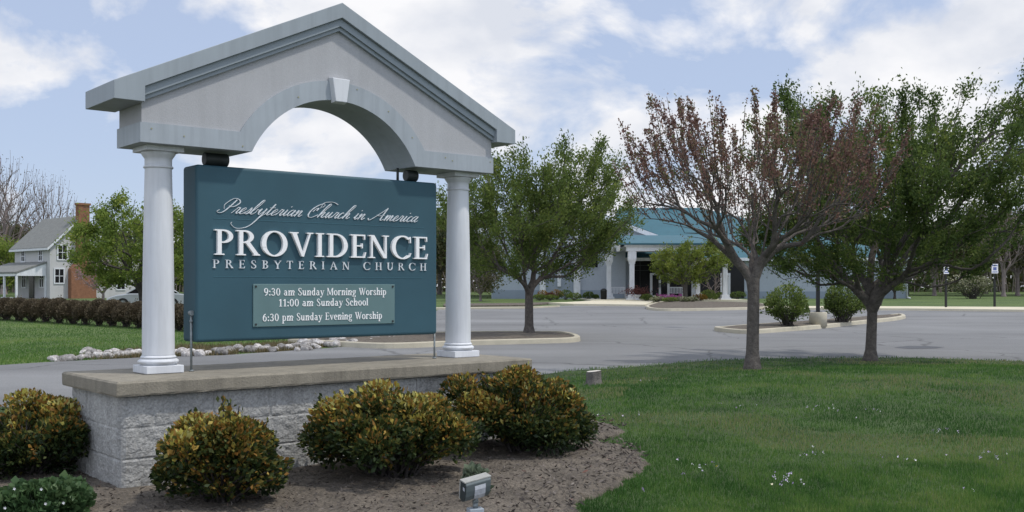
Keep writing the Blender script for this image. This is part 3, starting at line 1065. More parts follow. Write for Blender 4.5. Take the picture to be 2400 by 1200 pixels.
def lower(ch):
    """Bold serif small letters and figures, cap height 1."""
    st = lambda x, y0=0, y1=X: bar(x, y0, x + .15, y1)
    f = lambda x, w=.30: bar(x + .075 - w / 2, 0, x + .075 + w / 2, .06)
    fl = lambda x, y: [[(x - .08, y - .09), (x + .06, y - .05), (x + .06, y), (x, y)]]
    arch = lambda x: ringpoly(x + .25, X - .27, .25, .28, .15, .09, 0, 165, 14)
    if ch == 'a':
        return st(.34, 0, .46) + ringpoly(.27, .44, .22, .25, .14, .09, 5, 150, 14) + ringpoly(.24, .20, .22, .21, .14, .06, 30, 340, 22) + bar(.45, 0, .57, .07), .60
    if ch == 'm':
        return st(.06) + fl(.06, X) + arch(.15) + st(.40, 0, .42) + arch(.50) + st(.75, 0, .42) + f(.06) + f(.40) + f(.75), 1.02
    if ch == 'n':
        return st(.06) + fl(.06, X) + arch(.15) + st(.40, 0, .42) + f(.06) + f(.40), .66
    if ch == 'h':
        return st(.06, 0, 1.05) + fl(.06, 1.05) + arch(.15) + st(.40, 0, .42) + f(.06) + f(.40), .66
    if ch == 'u':
        return st(.06, .24) + st(.40) + ringpoly(.27, .25, .21, .26, .15, .09, 180, 330, 14) + fl(.06, X) + fl(.40, X) + bar(.5, 0, .62, .06), .66
    if ch == 'd':
        return st(.38, 0, 1.05) + fl(.38, 1.05) + ringpoly(.27, .335, .25, .355, .15, .07, 20, 340, 26) + bar(.5, 0, .6, .06), .63
    if ch == 'y':
        return [[(.03, X), (.21, X), (.37, .02), (.27, .02)], [(.30, .02), (.36, .02), (.58, X), (.52, X)], [(.30, .06), (.36, .06), (.20, -.28), (.12, -.28)]] + bar(-.02, X - .06, .26, X) + bar(.44, X - .06, .64, X) + ringpoly(.09, -.22, .09, .09, .09, .09, 0, 360, 12), .60
    if ch == 'o':
        return ringpoly(.31, .335, .30, .36, .15, .07, 0, 360, 30), .62
    if ch == 'r':
        return st(.06) + fl(.06, X) + ringpoly(.36, X - .14, .17, .15, .15, .15, 20, 170, 12) + f(.06), .50
    if ch == 'i':
        return st(.06) + fl(.06, X) + f(.06) + ringpoly(.13, .88, .09, .09, .09, .09, 0, 360, 14), .27
    if ch == 'l':
        return st(.06, 0, 1.05) + fl(.06, 1.05) + f(.06), .28
    if ch == 'g':
        return ringpoly(.28, .44, .25, .25, .13, .07, 0, 360, 24) + ringpoly(.30, -.12, .28, .18, .10, .07, 0, 360, 24) + [[(.16, .22), (.24, .22), (.22, .02), (.08, .02)]] + bar(.44, .58, .60, .68), .60
    if ch == 's':
        return ringpoly(.25, .51, .20, .19, .12, .07, 40, 235, 16) + ringpoly(.25, .17, .22, .19, .13, .07, -140, 62, 16) + [[(.10, .40), (.17, .47), (.38, .28), (.31, .20)]] + bar(.37, .46, .42, .66) + bar(.03, .02, .08, .22), .50
    if ch == 'p':
        return st(.06, -.32, X) + fl(.06, X) + ringpoly(.30, .335, .28, .355, .15, .07, -160, 160, 26) + bar(-.02, -.36, .30, -.30), .64
    if ch == 'c':
        return ringpoly(.30, .335, .28, .36, .15, .07, 50, 310, 24) + ringpoly(.44, .52, .09, .09, .09, .09, 0, 360, 10), .54
    if ch == 'v':
        return [[(.03, X), (.21, X), (.38, 0), (.28, 0)], [(.30, 0), (.37, 0), (.58, X), (.52, X)]] + bar(-.02, X - .06, .26, X) + bar(.44, X - .06, .64, X), .61
    if ch == 'e':
        return ringpoly(.30, .335, .28, .36, .15, .07, 0, 310, 26) + bar(.08, .33, .56, .40), .58
    if ch == 'k':
        return st(.06, 0, 1.05) + f(.06), .6
    if ch == ':':
        return ringpoly(.13, .10, .10, .10, .10, .10, 0, 360, 12) + ringpoly(.13, .55, .10, .10, .10, .10, 0, 360, 12), .28
    if ch == '0':
        return ringpoly(.33, .48, .31, .50, .15, .07, 0, 360, 32), .68
    if ch == '1':
        return bar(.22, 0, .38, .97) + [[(.06, .80), (.10, .74), (.24, .84), (.24, .97)]] + bar(.10, 0, .50, .06), .56
    if ch == '3':
        return ringpoly(.28, .73, .26, .25, .14, .08, -60, 160, 18) + ringpoly(.28, .26, .30, .28, .15, .08, -160, 75, 20) + bar(.2, .46, .36, .53), .64
    if ch == '6':
        return ringpoly(.33, .31, .30, .33, .15, .07, 0, 360, 28) + ringpoly(.50, .36, .47, .62, .16, .09, 95, 185, 16), .68
    if ch == '9':
        return ringpoly(.33, .66, .30, .33, .15, .07, 0, 360, 28) + ringpoly(.16, .60, .47, .62, .16, .09, -85, 5, 16), .68
    return [], .36


def set_line(text, u0, u1, z0, cap, glyph, track=.10, v0=-.125, v1=-.110):
    """Lays a line between u0 and u1 on baseline z0; yields one Pen per letter."""
    adv = []
    for ch in text:
        p, w = glyph(ch)
        adv.append((ch, p, w))
    total = sum(w for _, _, w in adv) + track * (len(adv) - 1)
    k = (u1 - u0) / total
    x = 0
    pens = []
    for ch, polys, w in adv:
        if polys:
            pen = Pen()
            for q in polys:
                pen.quad([(u0 + (x + a) * k, z0 + b * cap) for a, b in q], v0, v1)
            pens.append(pen)
        x += w + track
    return pens


for pen in set_line('PROVIDENCE', -.930, .868, 1.976, .176, caps, .10, -.142, -.114):
    pen.mb.build('raised_letter', M['letter'], board)
for pen in set_line('PRESBYTERIAN CHURCH', -.936, .862, 1.885, .058, caps, .62, -.1235, -.114):
    pen.mb.build('small_letter', M['silver'], board)
panel = MB().box(-.637, .558, -.126, -.112, 1.470, 1.775).build('schedule_panel', M['panel'], sign, bevel=.003)
mix_g = lambda ch: caps(ch) if ch.isupper() else lower(ch)
for text, u0, u1, z0 in (('9:30 am Sunday Morning Worship', -.556, .478, 1.692), ('11:00 am Sunday School', -.440, .313, 1.613), ('6:30 pm Sunday Evening Worship', -.566, .440, 1.509)):
    allp = MB()
    for pen in set_line(text, u0, u1, z0, .054, mix_g, .07, -.1290, -.1225):
        allp.add(pen.mb.v, pen.mb.f)
    allp.build('line_of_writing', M['letter'], panel)
for (u, z) in ((-.617, 1.757), (.538, 1.757), (-.617, 1.488), (.538, 1.488)):
    MB().tube((u, -.124, z), (u, -.131, z), .008, n=12).build('bolt', M['iron'], panel)
mb = MB()
mb.box(-.93, .84, -.119, -.114, 2.2255, 2.2285)
mb.box(-.93, .84, -.119, -.114, 1.8235, 1.8265)
mb.build('ruled_lines', M['rule'], board)

# copperplate line: slanted pen strokes, thick going down
SCR = {
    'P': ([[(.02, .30), (-.12, .62), (.10, 1.05), (.42, 1.02), (.62, .80), (.50, .52), (.22, .46), (.16, .55)], [(.34, .98), (.26, .55), (.12, .12), (-.06, .0), (-.26, .10), (-.18, .22)]], .60),
    'C': ([[(.60, .78), (.66, .95), (.50, 1.05), (.22, .85), (.05, .45), (.12, .08), (.38, -.02), (.66, .20)], [(.22, .40), (.28, .62), (.42, .70), (.40, .50)]], .70),
    'A': ([[(-.05, .14), (.03, 0), (.20, .08), (.50, .50), (.80, .98)], [(.80, 1.0), (.79, .45), (.81, .05), (.91, .02), (1.01, .12)], [(.35, .42), (.59, .36), (.89, .42)]], 1.05),
    'r': ([[(0, .02), (.10, .30), (.14, .46), (.20, .42), (.28, .42), (.24, .10), (.30, .0), (.42, .14)]], .38),
    'e': ([[(0, .06), (.16, .20), (.26, .36), (.18, .45), (.06, .28), (.08, .04), (.20, 0), (.36, .16)]], .33),
    's': ([[(0, .02), (.14, .28), (.20, .48), (.24, .20), (.14, 0), (.04, .06)], [(.14, .0), (.30, .12)]], .30),
    'b': ([[(0, .06), (.20, .50), (.32, .98), (.24, 1.05), (.12, .65), (.06, .12), (.16, 0), (.30, .16), (.30, .36), (.42, .32)]], .42),
    'y': ([[(0, .20), (.10, .44), (.08, .10), (.18, .02), (.32, .24), (.38, .45)], [(.38, .45), (.32, -.10), (.10, -.85), (-.45, -1.05), (-.95, -.78), (-1.0, -.62)], [(.28, -.30), (.40, -.05), (.52, .10)]], .48),
    't': ([[(0, .06), (.14, .40), (.20, .82)], [(.20, .82), (.12, .10), (.20, 0), (.34, .14)], [(.02, .52), (.34, .56)]], .32),
    'i': ([[(0, .08), (.12, .44)], [(.12, .45), (.08, .10), (.15, 0), (.28, .14)], [(.20, .66), (.23, .72)]], .27),
    'a': ([[(.30, .38), (.18, .46), (.04, .28), (.06, .03), (.18, .06), (.32, .44)], [(.33, .45), (.28, .10), (.35, 0), (.48, .14)]], .46),
    'n': ([[(0, .26), (.08, .45), (.05, 0)], [(.05, .04), (.22, .42), (.30, .40)], [(.30, .42), (.26, .08), (.34, 0), (.46, .14)]], .45),
    'm': ([[(0, .26), (.08, .45), (.05, 0)], [(.05, .04), (.20, .42), (.27, .40)], [(.27, .40), (.23, 0)], [(.23, .04), (.38, .42), (.46, .40)], [(.46, .42), (.42, .08), (.50, 0), (.62, .14)]], .60),
    'h': ([[(0, .06), (.20, .50), (.34, .98), (.24, 1.05), (.12, .60), (.04, 0)], [(.05, .06), (.22, .42), (.30, .40)], [(.30, .42), (.26, .08), (.34, 0), (.46, .14)]], .45),
    'u': ([[(0, .20), (.10, .44)], [(.10, .44), (.07, .10), (.14, .01), (.30, .40)], [(.31, .45), (.27, .10), (.34, 0), (.46, .14)]], .45),
    'c': ([[(.26, .36), (.18, .46), (.05, .28), (.07, .04), (.18, 0), (.34, .16)]], .33),
    ' ': ([], .30),
}


def spline(pts, n=9):
    p = np.array(pts, float)
    if len(p) < 3:
        return [p[0] + (p[-1] - p[0]) * i / 5 for i in range(6)]
    e = np.vstack([2 * p[0] - p[1], p, 2 * p[-1] - p[-2]])
    out = []
    for j in range(1, len(e) - 2):
        a, b, c, d = e[j - 1], e[j], e[j + 1], e[j + 2]
        for i in range(n):
            u = i / n
            out.append(.5 * ((2 * b) + (c - a) * u + (2 * a - 5 * b + 4 * c - d) * u * u + (3 * b - a - 3 * c + d) * u ** 3))
    out.append(p[-1])
    return out


def script_line(text, u0, u1, z0, size, slant=.62):
    x = 0
    strokes = []
    for i, ch in enumerate(text):
        st, w = SCR[ch]
        for s_ in st:
            strokes.append([(x + a + b * slant, b) for a, b in spline(s_)])
        x += w
    # long hairline flourish over the capital C
    cpos = sum(SCR[c][1] for c in 'Presbyterian ')
    strokes.append([(cpos + a, b) for a, b in spline([(.95, .70), (1.2, 1.12), (1.75, 1.22), (2.1, 1.05)])])
    k = (u1 - u0) / (x + .45 * slant)
    pen = Pen()
    for s_ in strokes:
        pts = [np.array((u0 + a * k, z0 + b * size)) for a, b in s_]
        wid = []
        for a, b in zip(pts[:-1], pts[1:]):
            d = b - a
            d = d / (np.linalg.norm(d) + 1e-9)
            wid.append(.0030 + .0062 * max(0, -d[1]) ** 1.5)
        w2 = [wid[0]] + [(p + q) / 2 for p, q in zip(wid[:-1], wid[1:])] + [wid[-1]]
        for i in range(len(pts) - 1):
            d = pts[i + 1] - pts[i]
            nrm = np.array((-d[1], d[0])) / (np.linalg.norm(d) + 1e-9)
            if np.linalg.norm(d) < 1e-6:
                continue
            pen.quad([tuple(pts[i] - nrm * w2[i] / 2), tuple(pts[i + 1] - nrm * w2[i + 1] / 2), tuple(pts[i + 1] + nrm * w2[i + 1] / 2), tuple(pts[i] + nrm * w2[i] / 2)], -.1225, -.114)
    return pen


script_line('Presbyterian Church in America', -.880, .80, 2.268, .098).mb.build('script_lettering', M['silver'], board)


# ------------------------------------------------------------------ trees
def grow(targets, fork_h, bf, rng, trunk_r, r0=.006, step=.22, lean=(0, 0), trunk_n=8, pw=2.35, wob=.03):
    """Branching skeleton: each target joins the nearest node, weighing distance against path length."""
    pos = [np.array((lean[0] * t, lean[1] * t, fork_h * t)) for t in np.linspace(0, 1, trunk_n)]
    par = [-1] + list(range(trunk_n - 1))
    path = [fork_h * t for t in np.linspace(0, 1, trunk_n)]
    dirs = [np.array((0, 0, 1.0))] * trunk_n
    first = trunk_n - 2
    fork = pos[-1]
    order = np.argsort(np.linalg.norm(targets - fork, axis=1))
    tips = []
    for ti in order:
        t = targets[ti]
        A = np.array(pos[first:])
        D = t - A
        dl = np.linalg.norm(D, axis=1) + 1e-6
        dv = np.array(dirs[first:])
        cosv = np.sum(D * dv, axis=1) / dl
        cost = dl * (1 + .8 * (1 - cosv)) + bf * np.array(path[first:])
        j = int(np.argmin(cost)) + first
        a, d0 = pos[j], dirs[j]
        dist = np.linalg.norm(t - a)
        m = max(1, int(dist / step))
        # quadratic curve that leaves along the parent's direction
        ctrl = a + d0 * dist * .38 + rng.normal(0, wob * dist, 3)
        prev = j
        for i in range(1, m + 1):
            s = i / m
            p = (1 - s) ** 2 * a + 2 * s * (1 - s) * ctrl + s * s * t
            d = p - pos[prev]
            l_ = np.linalg.norm(d) + 1e-9
            pos.append(p)
            par.append(prev)
            path.append(path[prev] + l_)
            dirs.append(d / l_)
            prev = len(pos) - 1
        tips.append(prev)
    pos, par = np.array(pos), np.array(par)
    w = np.zeros(len(pos))
    kids = np.zeros(len(pos), int)
    for i in range(1, len(pos)):
        kids[par[i]] += 1
    for i in range(len(pos) - 1, 0, -1):
        if kids[i] == 0:
            w[i] = r0 ** pw
        w[par[i]] += w[i] + (r0 * .35) ** pw
    r = w ** (1 / pw)
    base = r[trunk_n - 1]
    sc = trunk_r / base
    r = np.where(r > r0 * 1.5, r0 + (r - r0) * (trunk_r - r0) / max(1e-6, base - r0), r)
    tz = np.linspace(0, 1, trunk_n)
    r[:trunk_n] = trunk_r * (1 + .12 * (1 - tz) + .55 * np.exp(-tz * fork_h / .09))
    return pos, par, r, np.array(dirs), np.array(tips)


def skeleton_mesh(name, pos, par, r, m, parent):
    """All limbs as tapering tubes in one mesh."""
    idx = np.arange(1, len(pos))
    allv = []
    for lo, hi, n in ((.045, 9, 14), (.014, .045, 7), (0, .014, 4)):
        rr_ = np.maximum(r[idx], 0)
        s = idx[(rr_ >= lo) & (rr_ < hi)]
        if not len(s):
            continue
        p, q = pos[par[s]], pos[s]
        r_p, r_q = np.minimum(r[par[s]], r[s] * 1.6 + .004), r[s]
        tr = r[par[s]]
        big = lo > .04
        if big:
            r_p = np.minimum(tr, r[s] * 1.5)
        d = q - p
        ln = np.linalg.norm(d, axis=1)[:, None] + 1e-9
        d = d / ln
        q = q + d * np.minimum(r_q[:, None] * .5, ln * .3)
        ref = np.where(np.abs(d[:, 2:3]) < .9, np.array([[0, 0, 1.0]]), np.array([[1.0, 0, 0]]))
        a = np.cross(d, ref)
        a /= np.linalg.norm(a, axis=1)[:, None]
        b = np.cross(d, a)
        for k in range(n):
            t0, t1 = 2 * PI * k / n, 2 * PI * (k + 1) / n
            o0 = a * math.cos(t0) + b * math.sin(t0)
            o1 = a * math.cos(t1) + b * math.sin(t1)
            v = np.stack([p + o0 * r_p[:, None], p + o1 * r_p[:, None], q + o1 * r_q[:, None], q + o0 * r_q[:, None]], 1)
            allv.append(v.reshape(-1, 3))
    o = np_mesh(name, np.concatenate(allv), 4, m, parent)
    import bmesh
    bm = bmesh.new()
    bm.from_mesh(o.data)
    bmesh.ops.remove_doubles(bm, verts=bm.verts, dist=1e-5)
    for f in bm.faces:
        f.smooth = True
    bm.to_mesh(o.data)
    bm.free()
    return o


def crown_targets(n, rng, shape):
    """n points in the crown volume; shape(p) in unit cube [-1,1]x[-1,1]x[0,1] -> (x, y, z) or None."""
    out = []
    while len(out) < n:
        p = rng.uniform((-1, -1, 0), (1, 1, 1))
        q = shape(p)
        if q is not None:
            out.append(q)
    return np.array(out)


def vase(rx, z0, z1, power=1.0, low=.35, top=.25, fx=(0, 0), hollow=.0, rz_=None):
    """Crown that widens quickly from z0, broad in the middle and rounded above."""
    def f(p):
        h = p[2]
        w = (low + (1 - low) * min(1, h / .42) ** .8) * (1 - max(0, (h - .5) / .5) ** 2 * (1 - top)) if True else 1
        rr = math.hypot(p[0], p[1])
        if rr > w or rr < w * hollow * (1 if h < .6 else 0):
            return None
        droop = -.0
        z = z0 + (z1 - z0) * h + .25 * (rr / max(w, .1)) ** 2 * (1 - h) * (z1 - z0) * .25
        return (p[0] * rx + fx[0] * h, p[1] * (rz_ or rx) + fx[1] * h, z)
    return f


def foliage(name, pos, r, dirs, m, parent, rng, n, size, rmax=.016, spread=.10, aspect=.5, bias=None, clumpy=.55, up=.1):
    """Leaves round the fine twigs, gathered in clumps."""
    tw = np.where(r < rmax)[0]
    wgt = .10 + rng.random(len(tw)) ** 4 * 4.0
    wgt *= np.clip(1.6 - r[tw] / rmax, .2, 1.6)
    if bias is not None:
        wgt *= bias(pos[tw])
    wgt /= wgt.sum()
    pick = rng.choice(tw, n, p=wgt)
    clump = rng.random(len(pos))
    c = pos[pick] + rng.normal(0, spread, (n, 3)) + dirs[pick] * rng.uniform(-.13, .13, (n, 1))
    tint = np.clip(clumpy * clump[pick] + (1 - clumpy) * rng.random(n) + rng.normal(0, .06, n), 0, 1)
    return np_mesh(name, leaf_verts(c, size, rng, aspect, up=up, dirs=dirs[pick] * .8 + rng.normal(0, .55, (n, 3))), 4, m, parent, tint=tint)


def whips(pos, par, r, dirs, tips, rng, length, centre, keep=.6, upb=.9, step=.16):
    """Straight shoots added beyond outer tips."""
    pos, par, r, dirs = list(pos), list(par), list(r), list(dirs)
    marks = []
    for t in tips:
        if rng.random() > keep:
            continue
        d = pos[t] - centre
        d = d / (np.linalg.norm(d) + 1e-9) + np.array((0, 0, upb)) + rng.normal(0, .12, 3)
        d /= np.linalg.norm(d)
        L_ = length * rng.uniform(.5, 1.25)
        prev = t
        k = max(2, int(L_ / step))
        for i in range(k):
            d = d + np.array((0, 0, .03))
            d /= np.linalg.norm(d)
            pos.append(pos[prev] + d * L_ / k)
            par.append(prev)
            r.append(.0065 * (1 - i / k) + .0025)
            dirs.append(d)
            prev = len(pos) - 1
            marks.append(prev)
    return np.array(pos), np.array(par), np.array(r), np.array(dirs), np.array(marks)


# tree with red-brown buds, in front on the right
t = thing('street_tree', 'red-brown budding tree with bare upright branches, in front on the lawn', 'tree', tree_a)
rng = np.random.default_rng(101)
tg_ = crown_targets(430, rng, vase(2.55, 2.15, 4.15, low=.28, top=.80, fx=(.1, 0), hollow=.1))
pos, par, r, dirs, tips = grow(tg_, 1.72, .60, rng, .108, r0=.0050, lean=(.03, 0), wob=.035, pw=2.1)
pos, par, r, dirs, marks = whips(pos, par, r, dirs, tips, rng, .95, np.array((0, 0, 1.0)), keep=.7, upb=.5)
skeleton_mesh('trunk', pos, par, r, M['bark'], t)
n = 25000
high = lambda p: np.clip((p[:, 2] - 2.7) / 1.5, .10, 1)
foliage('crown', pos, r, dirs, M['leaf_red'], t, rng, n, .056, rmax=.011, spread=.035, aspect=.6, bias=high)

# big green tree beside it
t = thing('street_tree', 'large spreading green tree at the right edge of the lawn', 'tree', tree_b)
rng = np.random.default_rng(202)
tg_ = crown_targets(520, rng, vase(3.5, 1.6, 5.5, low=.62, top=.70, fx=(1.1, 0)))
pos, par, r, dirs, tips = grow(tg_, 1.3, .62, rng, .108, r0=.007, lean=(.05, 0))
pos, par, r, dirs, marks = whips(pos, par, r, dirs, tips, rng, .95, np.array((.3, 0, 1.0)), keep=.65, upb=.12)
skeleton_mesh('trunk', pos, par, r, M['bark'], t)
foliage('crown', pos, r, dirs, M['leaf_deep'], t, rng, 100000, .078, rmax=.014, spread=.09)

# tree in the kerbed island behind the sign's right column
pt = gpt(1240, 782, .13)
t = thing('street_tree', 'round green tree in the mulched island right of the sign', 'tree', pt)
rng = np.random.default_rng(303)
tg_ = crown_targets(380, rng, vase(3.05, 1.6, 5.2, low=.62, top=.66, fx=(.55, 0)))
pos, par, r, dirs, tips = grow(tg_, 1.25, .6, rng, .128, r0=.008)
pos, par, r, dirs, marks = whips(pos, par, r, dirs, tips, rng, .95, np.array((0, 0, 1.0)), keep=.65, upb=.15)
skeleton_mesh('trunk', pos, par, r, M['bark'], t)
foliage('crown', pos, r, dirs, M['leaf_green'], t, rng, 62000, .092, rmax=.016, spread=.11)

# tree in front of the house
pt = at(338, 732, 55)
pt.z = plane_z(55)
t = thing('street_tree', 'bright green tree in front of the white house, behind the left column', 'tree', pt)
rng = np.random.default_rng(404)
tg_ = crown_targets(330, rng, vase(4.2, 1.3, 6.1, low=.7, top=.45, fx=(-.1, 0)))
pos, par, r, dirs, tips = grow(tg_, 1.2, .5, rng, .17, r0=.012, lean=(-.15, 0))
skeleton_mesh('trunk', pos, par, r, M['bark2'], t)
foliage('crown', pos, r, dirs, M['leaf_bright'], t, rng, 32000, .15, rmax=.03, spread=.18)

# small yellow-green tree before the church doors
pt = gpt(1606, 705, .13)
t = thing('ornamental_tree', 'small yellow-green tree in front of the church doors', 'tree', pt)
rng = np.random.default_rng(505)
tg_ = crown_targets(230, rng, vase(3.1, 1.2, 4.3, low=.55, top=.4, fx=(.9, 0)))
pos, par, r, dirs, tips = grow(tg_, .9, .5, rng, .16, r0=.014)
skeleton_mesh('trunk', pos, par, r, M['bark'], t)
foliage('crown', pos, r, dirs, M['leaf_lime'], t, rng, 11000, .18, rmax=.03, spread=.16)


def wood_tree(seed, kind, hgt, wid, nleaf, lsize, leafm, barkm, label, loc, group, low=.5, r0=.02, trunk=.16, fork=.25, n=170, spread=.3):
    rng = np.random.default_rng(seed)
    t = thing(kind, label, 'tree', loc, 0, group)
    tg_ = crown_targets(n, rng, vase(wid, hgt * (fork + .05), hgt, low=low, top=.3))
    pos, par, r, dirs, tips = grow(tg_, hgt * fork, .5, rng, trunk, r0=r0, step=.5)
    if nleaf < 4000:
        pos, par, r, dirs, _ = whips(pos, par, r, dirs, tips, rng, hgt * .12, np.array((0, 0, hgt * .3)), keep=1, upb=.6, step=.4)
        r[r < r0 * .8] = r0 * .6
    skeleton_mesh('trunk', pos, par, r, barkm, t)
    if nleaf:
        foliage('crown', pos, r, dirs, leafm, t, rng, nleaf, lsize, rmax=.06, spread=spread)
    return t


def gz(p):
    p = p.copy()
    p.z = float(plane_z(p.y))
    return p


GW = 'trees of the wood behind the church lawn'
w1 = wood_tree(1, 'wood_tree', 8.2, 3.4, 9000, .30, M['leaf_wood'], M['bare'], 'olive leafed wood tree at the far right, nearest the right edge', gz(at(2385, 700, 101)), GW)
w2 = wood_tree(2, 'wood_tree', 7.4, 3.2, 10000, .30, M['leaf_green'], M['bark'], 'dark green wood tree behind the pale blossoming shrub', gz(at(2262, 700, 104)), GW)
w3 = wood_tree(3, 'wood_tree', 8.6, 2.6, 1500, .2, M['leaf_brown'], M['bare'], 'bare brown tree at the wood edge right of the right-hand sign', gz(at(2352, 700, 97)), GW)
dup(w1, gz(at(2190, 700, 101)), 2.1, .9, 'olive wood tree behind the left-hand of the two small signs')
dup(w2, gz(at(2125, 700, 108)), 1.2, 1.0, 'dark green wood tree just right of the church corner')
dup(w1, gz(at(2310, 700, 112)), 4.0, 1.1, 'tall olive wood tree between the two small signs')
dup(w3, gz(at(2425, 700, 99)), 1.0, 1.0, 'bare brown tree cut by the right edge of the photo')
dup(w2, gz(at(2470, 700, 105)), 3.0, 1.1, 'green wood tree just past the right edge')
dup(w2, gz(at(2060, 700, 122)), 3.0, 1.2, 'green tree rising behind the right wing of the church')
dup(w1, gz(at(1990, 700, 125)), 1.0, 1.2, 'olive tree rising behind the church roof on the right')
GL = 'trees left of the church'
dup(w1, gz(at(1085, 700, 103)), .6, 1.05, 'olive tree left of the church, seen past the right column')['group'] = GL
dup(w2, gz(at(1030, 700, 108)), 2.6, 1.15, 'dark green tree seen between the sign board and the right column')['group'] = GL
w4 = wood_tree(4, 'wood_tree', 5.0, 2.0, 5000, .2, M['leaf_wood'], M['bare'], 'thin hazy olive shrub-like tree at the left end of the church wall', gz(at(1126, 712, 80)), GL, low=.7, fork=.12, trunk=.08)
dup(w1, gz(at(960, 700, 112)), 4.4, 1.0, 'olive tree hidden behind the sign board')['group'] = GL
GH = 'trees behind the white house'
w5 = wood_tree(5, 'bare_tree', 13.5, 4.2, 900, .2, M['leaf_brown'], M['bare'], 'tall bare grey tree at the left edge behind the house', gz(at(8, 700, 108)), GH, r0=.022, trunk=.25, n=300)
dup(w5, gz(at(112, 700, 112)), 2.2, (.72, .72, .88), 'bare grey tree standing up behind the house ridge')
dup(w5, gz(at(-60, 700, 112)), 4.2, .95, 'bare grey tree beyond the left edge of the photo')
dup(w1, gz(at(38, 700, 118)), 2.2, .95, 'olive tree behind the house, left of the roof')
w6 = wood_tree(6, 'leafy_tree', 5.6, 3.0, 9000, .26, M['leaf_bright'], M['bark'], 'low bright green tree left of the house porch', gz(at(-8, 700, 100)), GH, fork=.12, low=.8)
dup(w1, gz(at(215, 700, 122)), 1.2, .8, 'olive tree behind the brick chimney')
dup(w2, gz(at(300, 700, 118)), 1.2, .75, 'green tree behind the low wing of the house')
dup(w6, gz(at(440, 700, 110)), 1.2, 1.0, 'green tree behind the parked car at the left of the sign board')
t = wood_tree(8, 'blossom_tree', 3.4, 1.9, 2600, .13, M['leaf_pink'], M['bare'], 'small pinkish leafless tree in front of the house wing', gz(at(242, 702, 78)), None, r0=.016, trunk=.09, fork=.2, n=120, spread=.12)


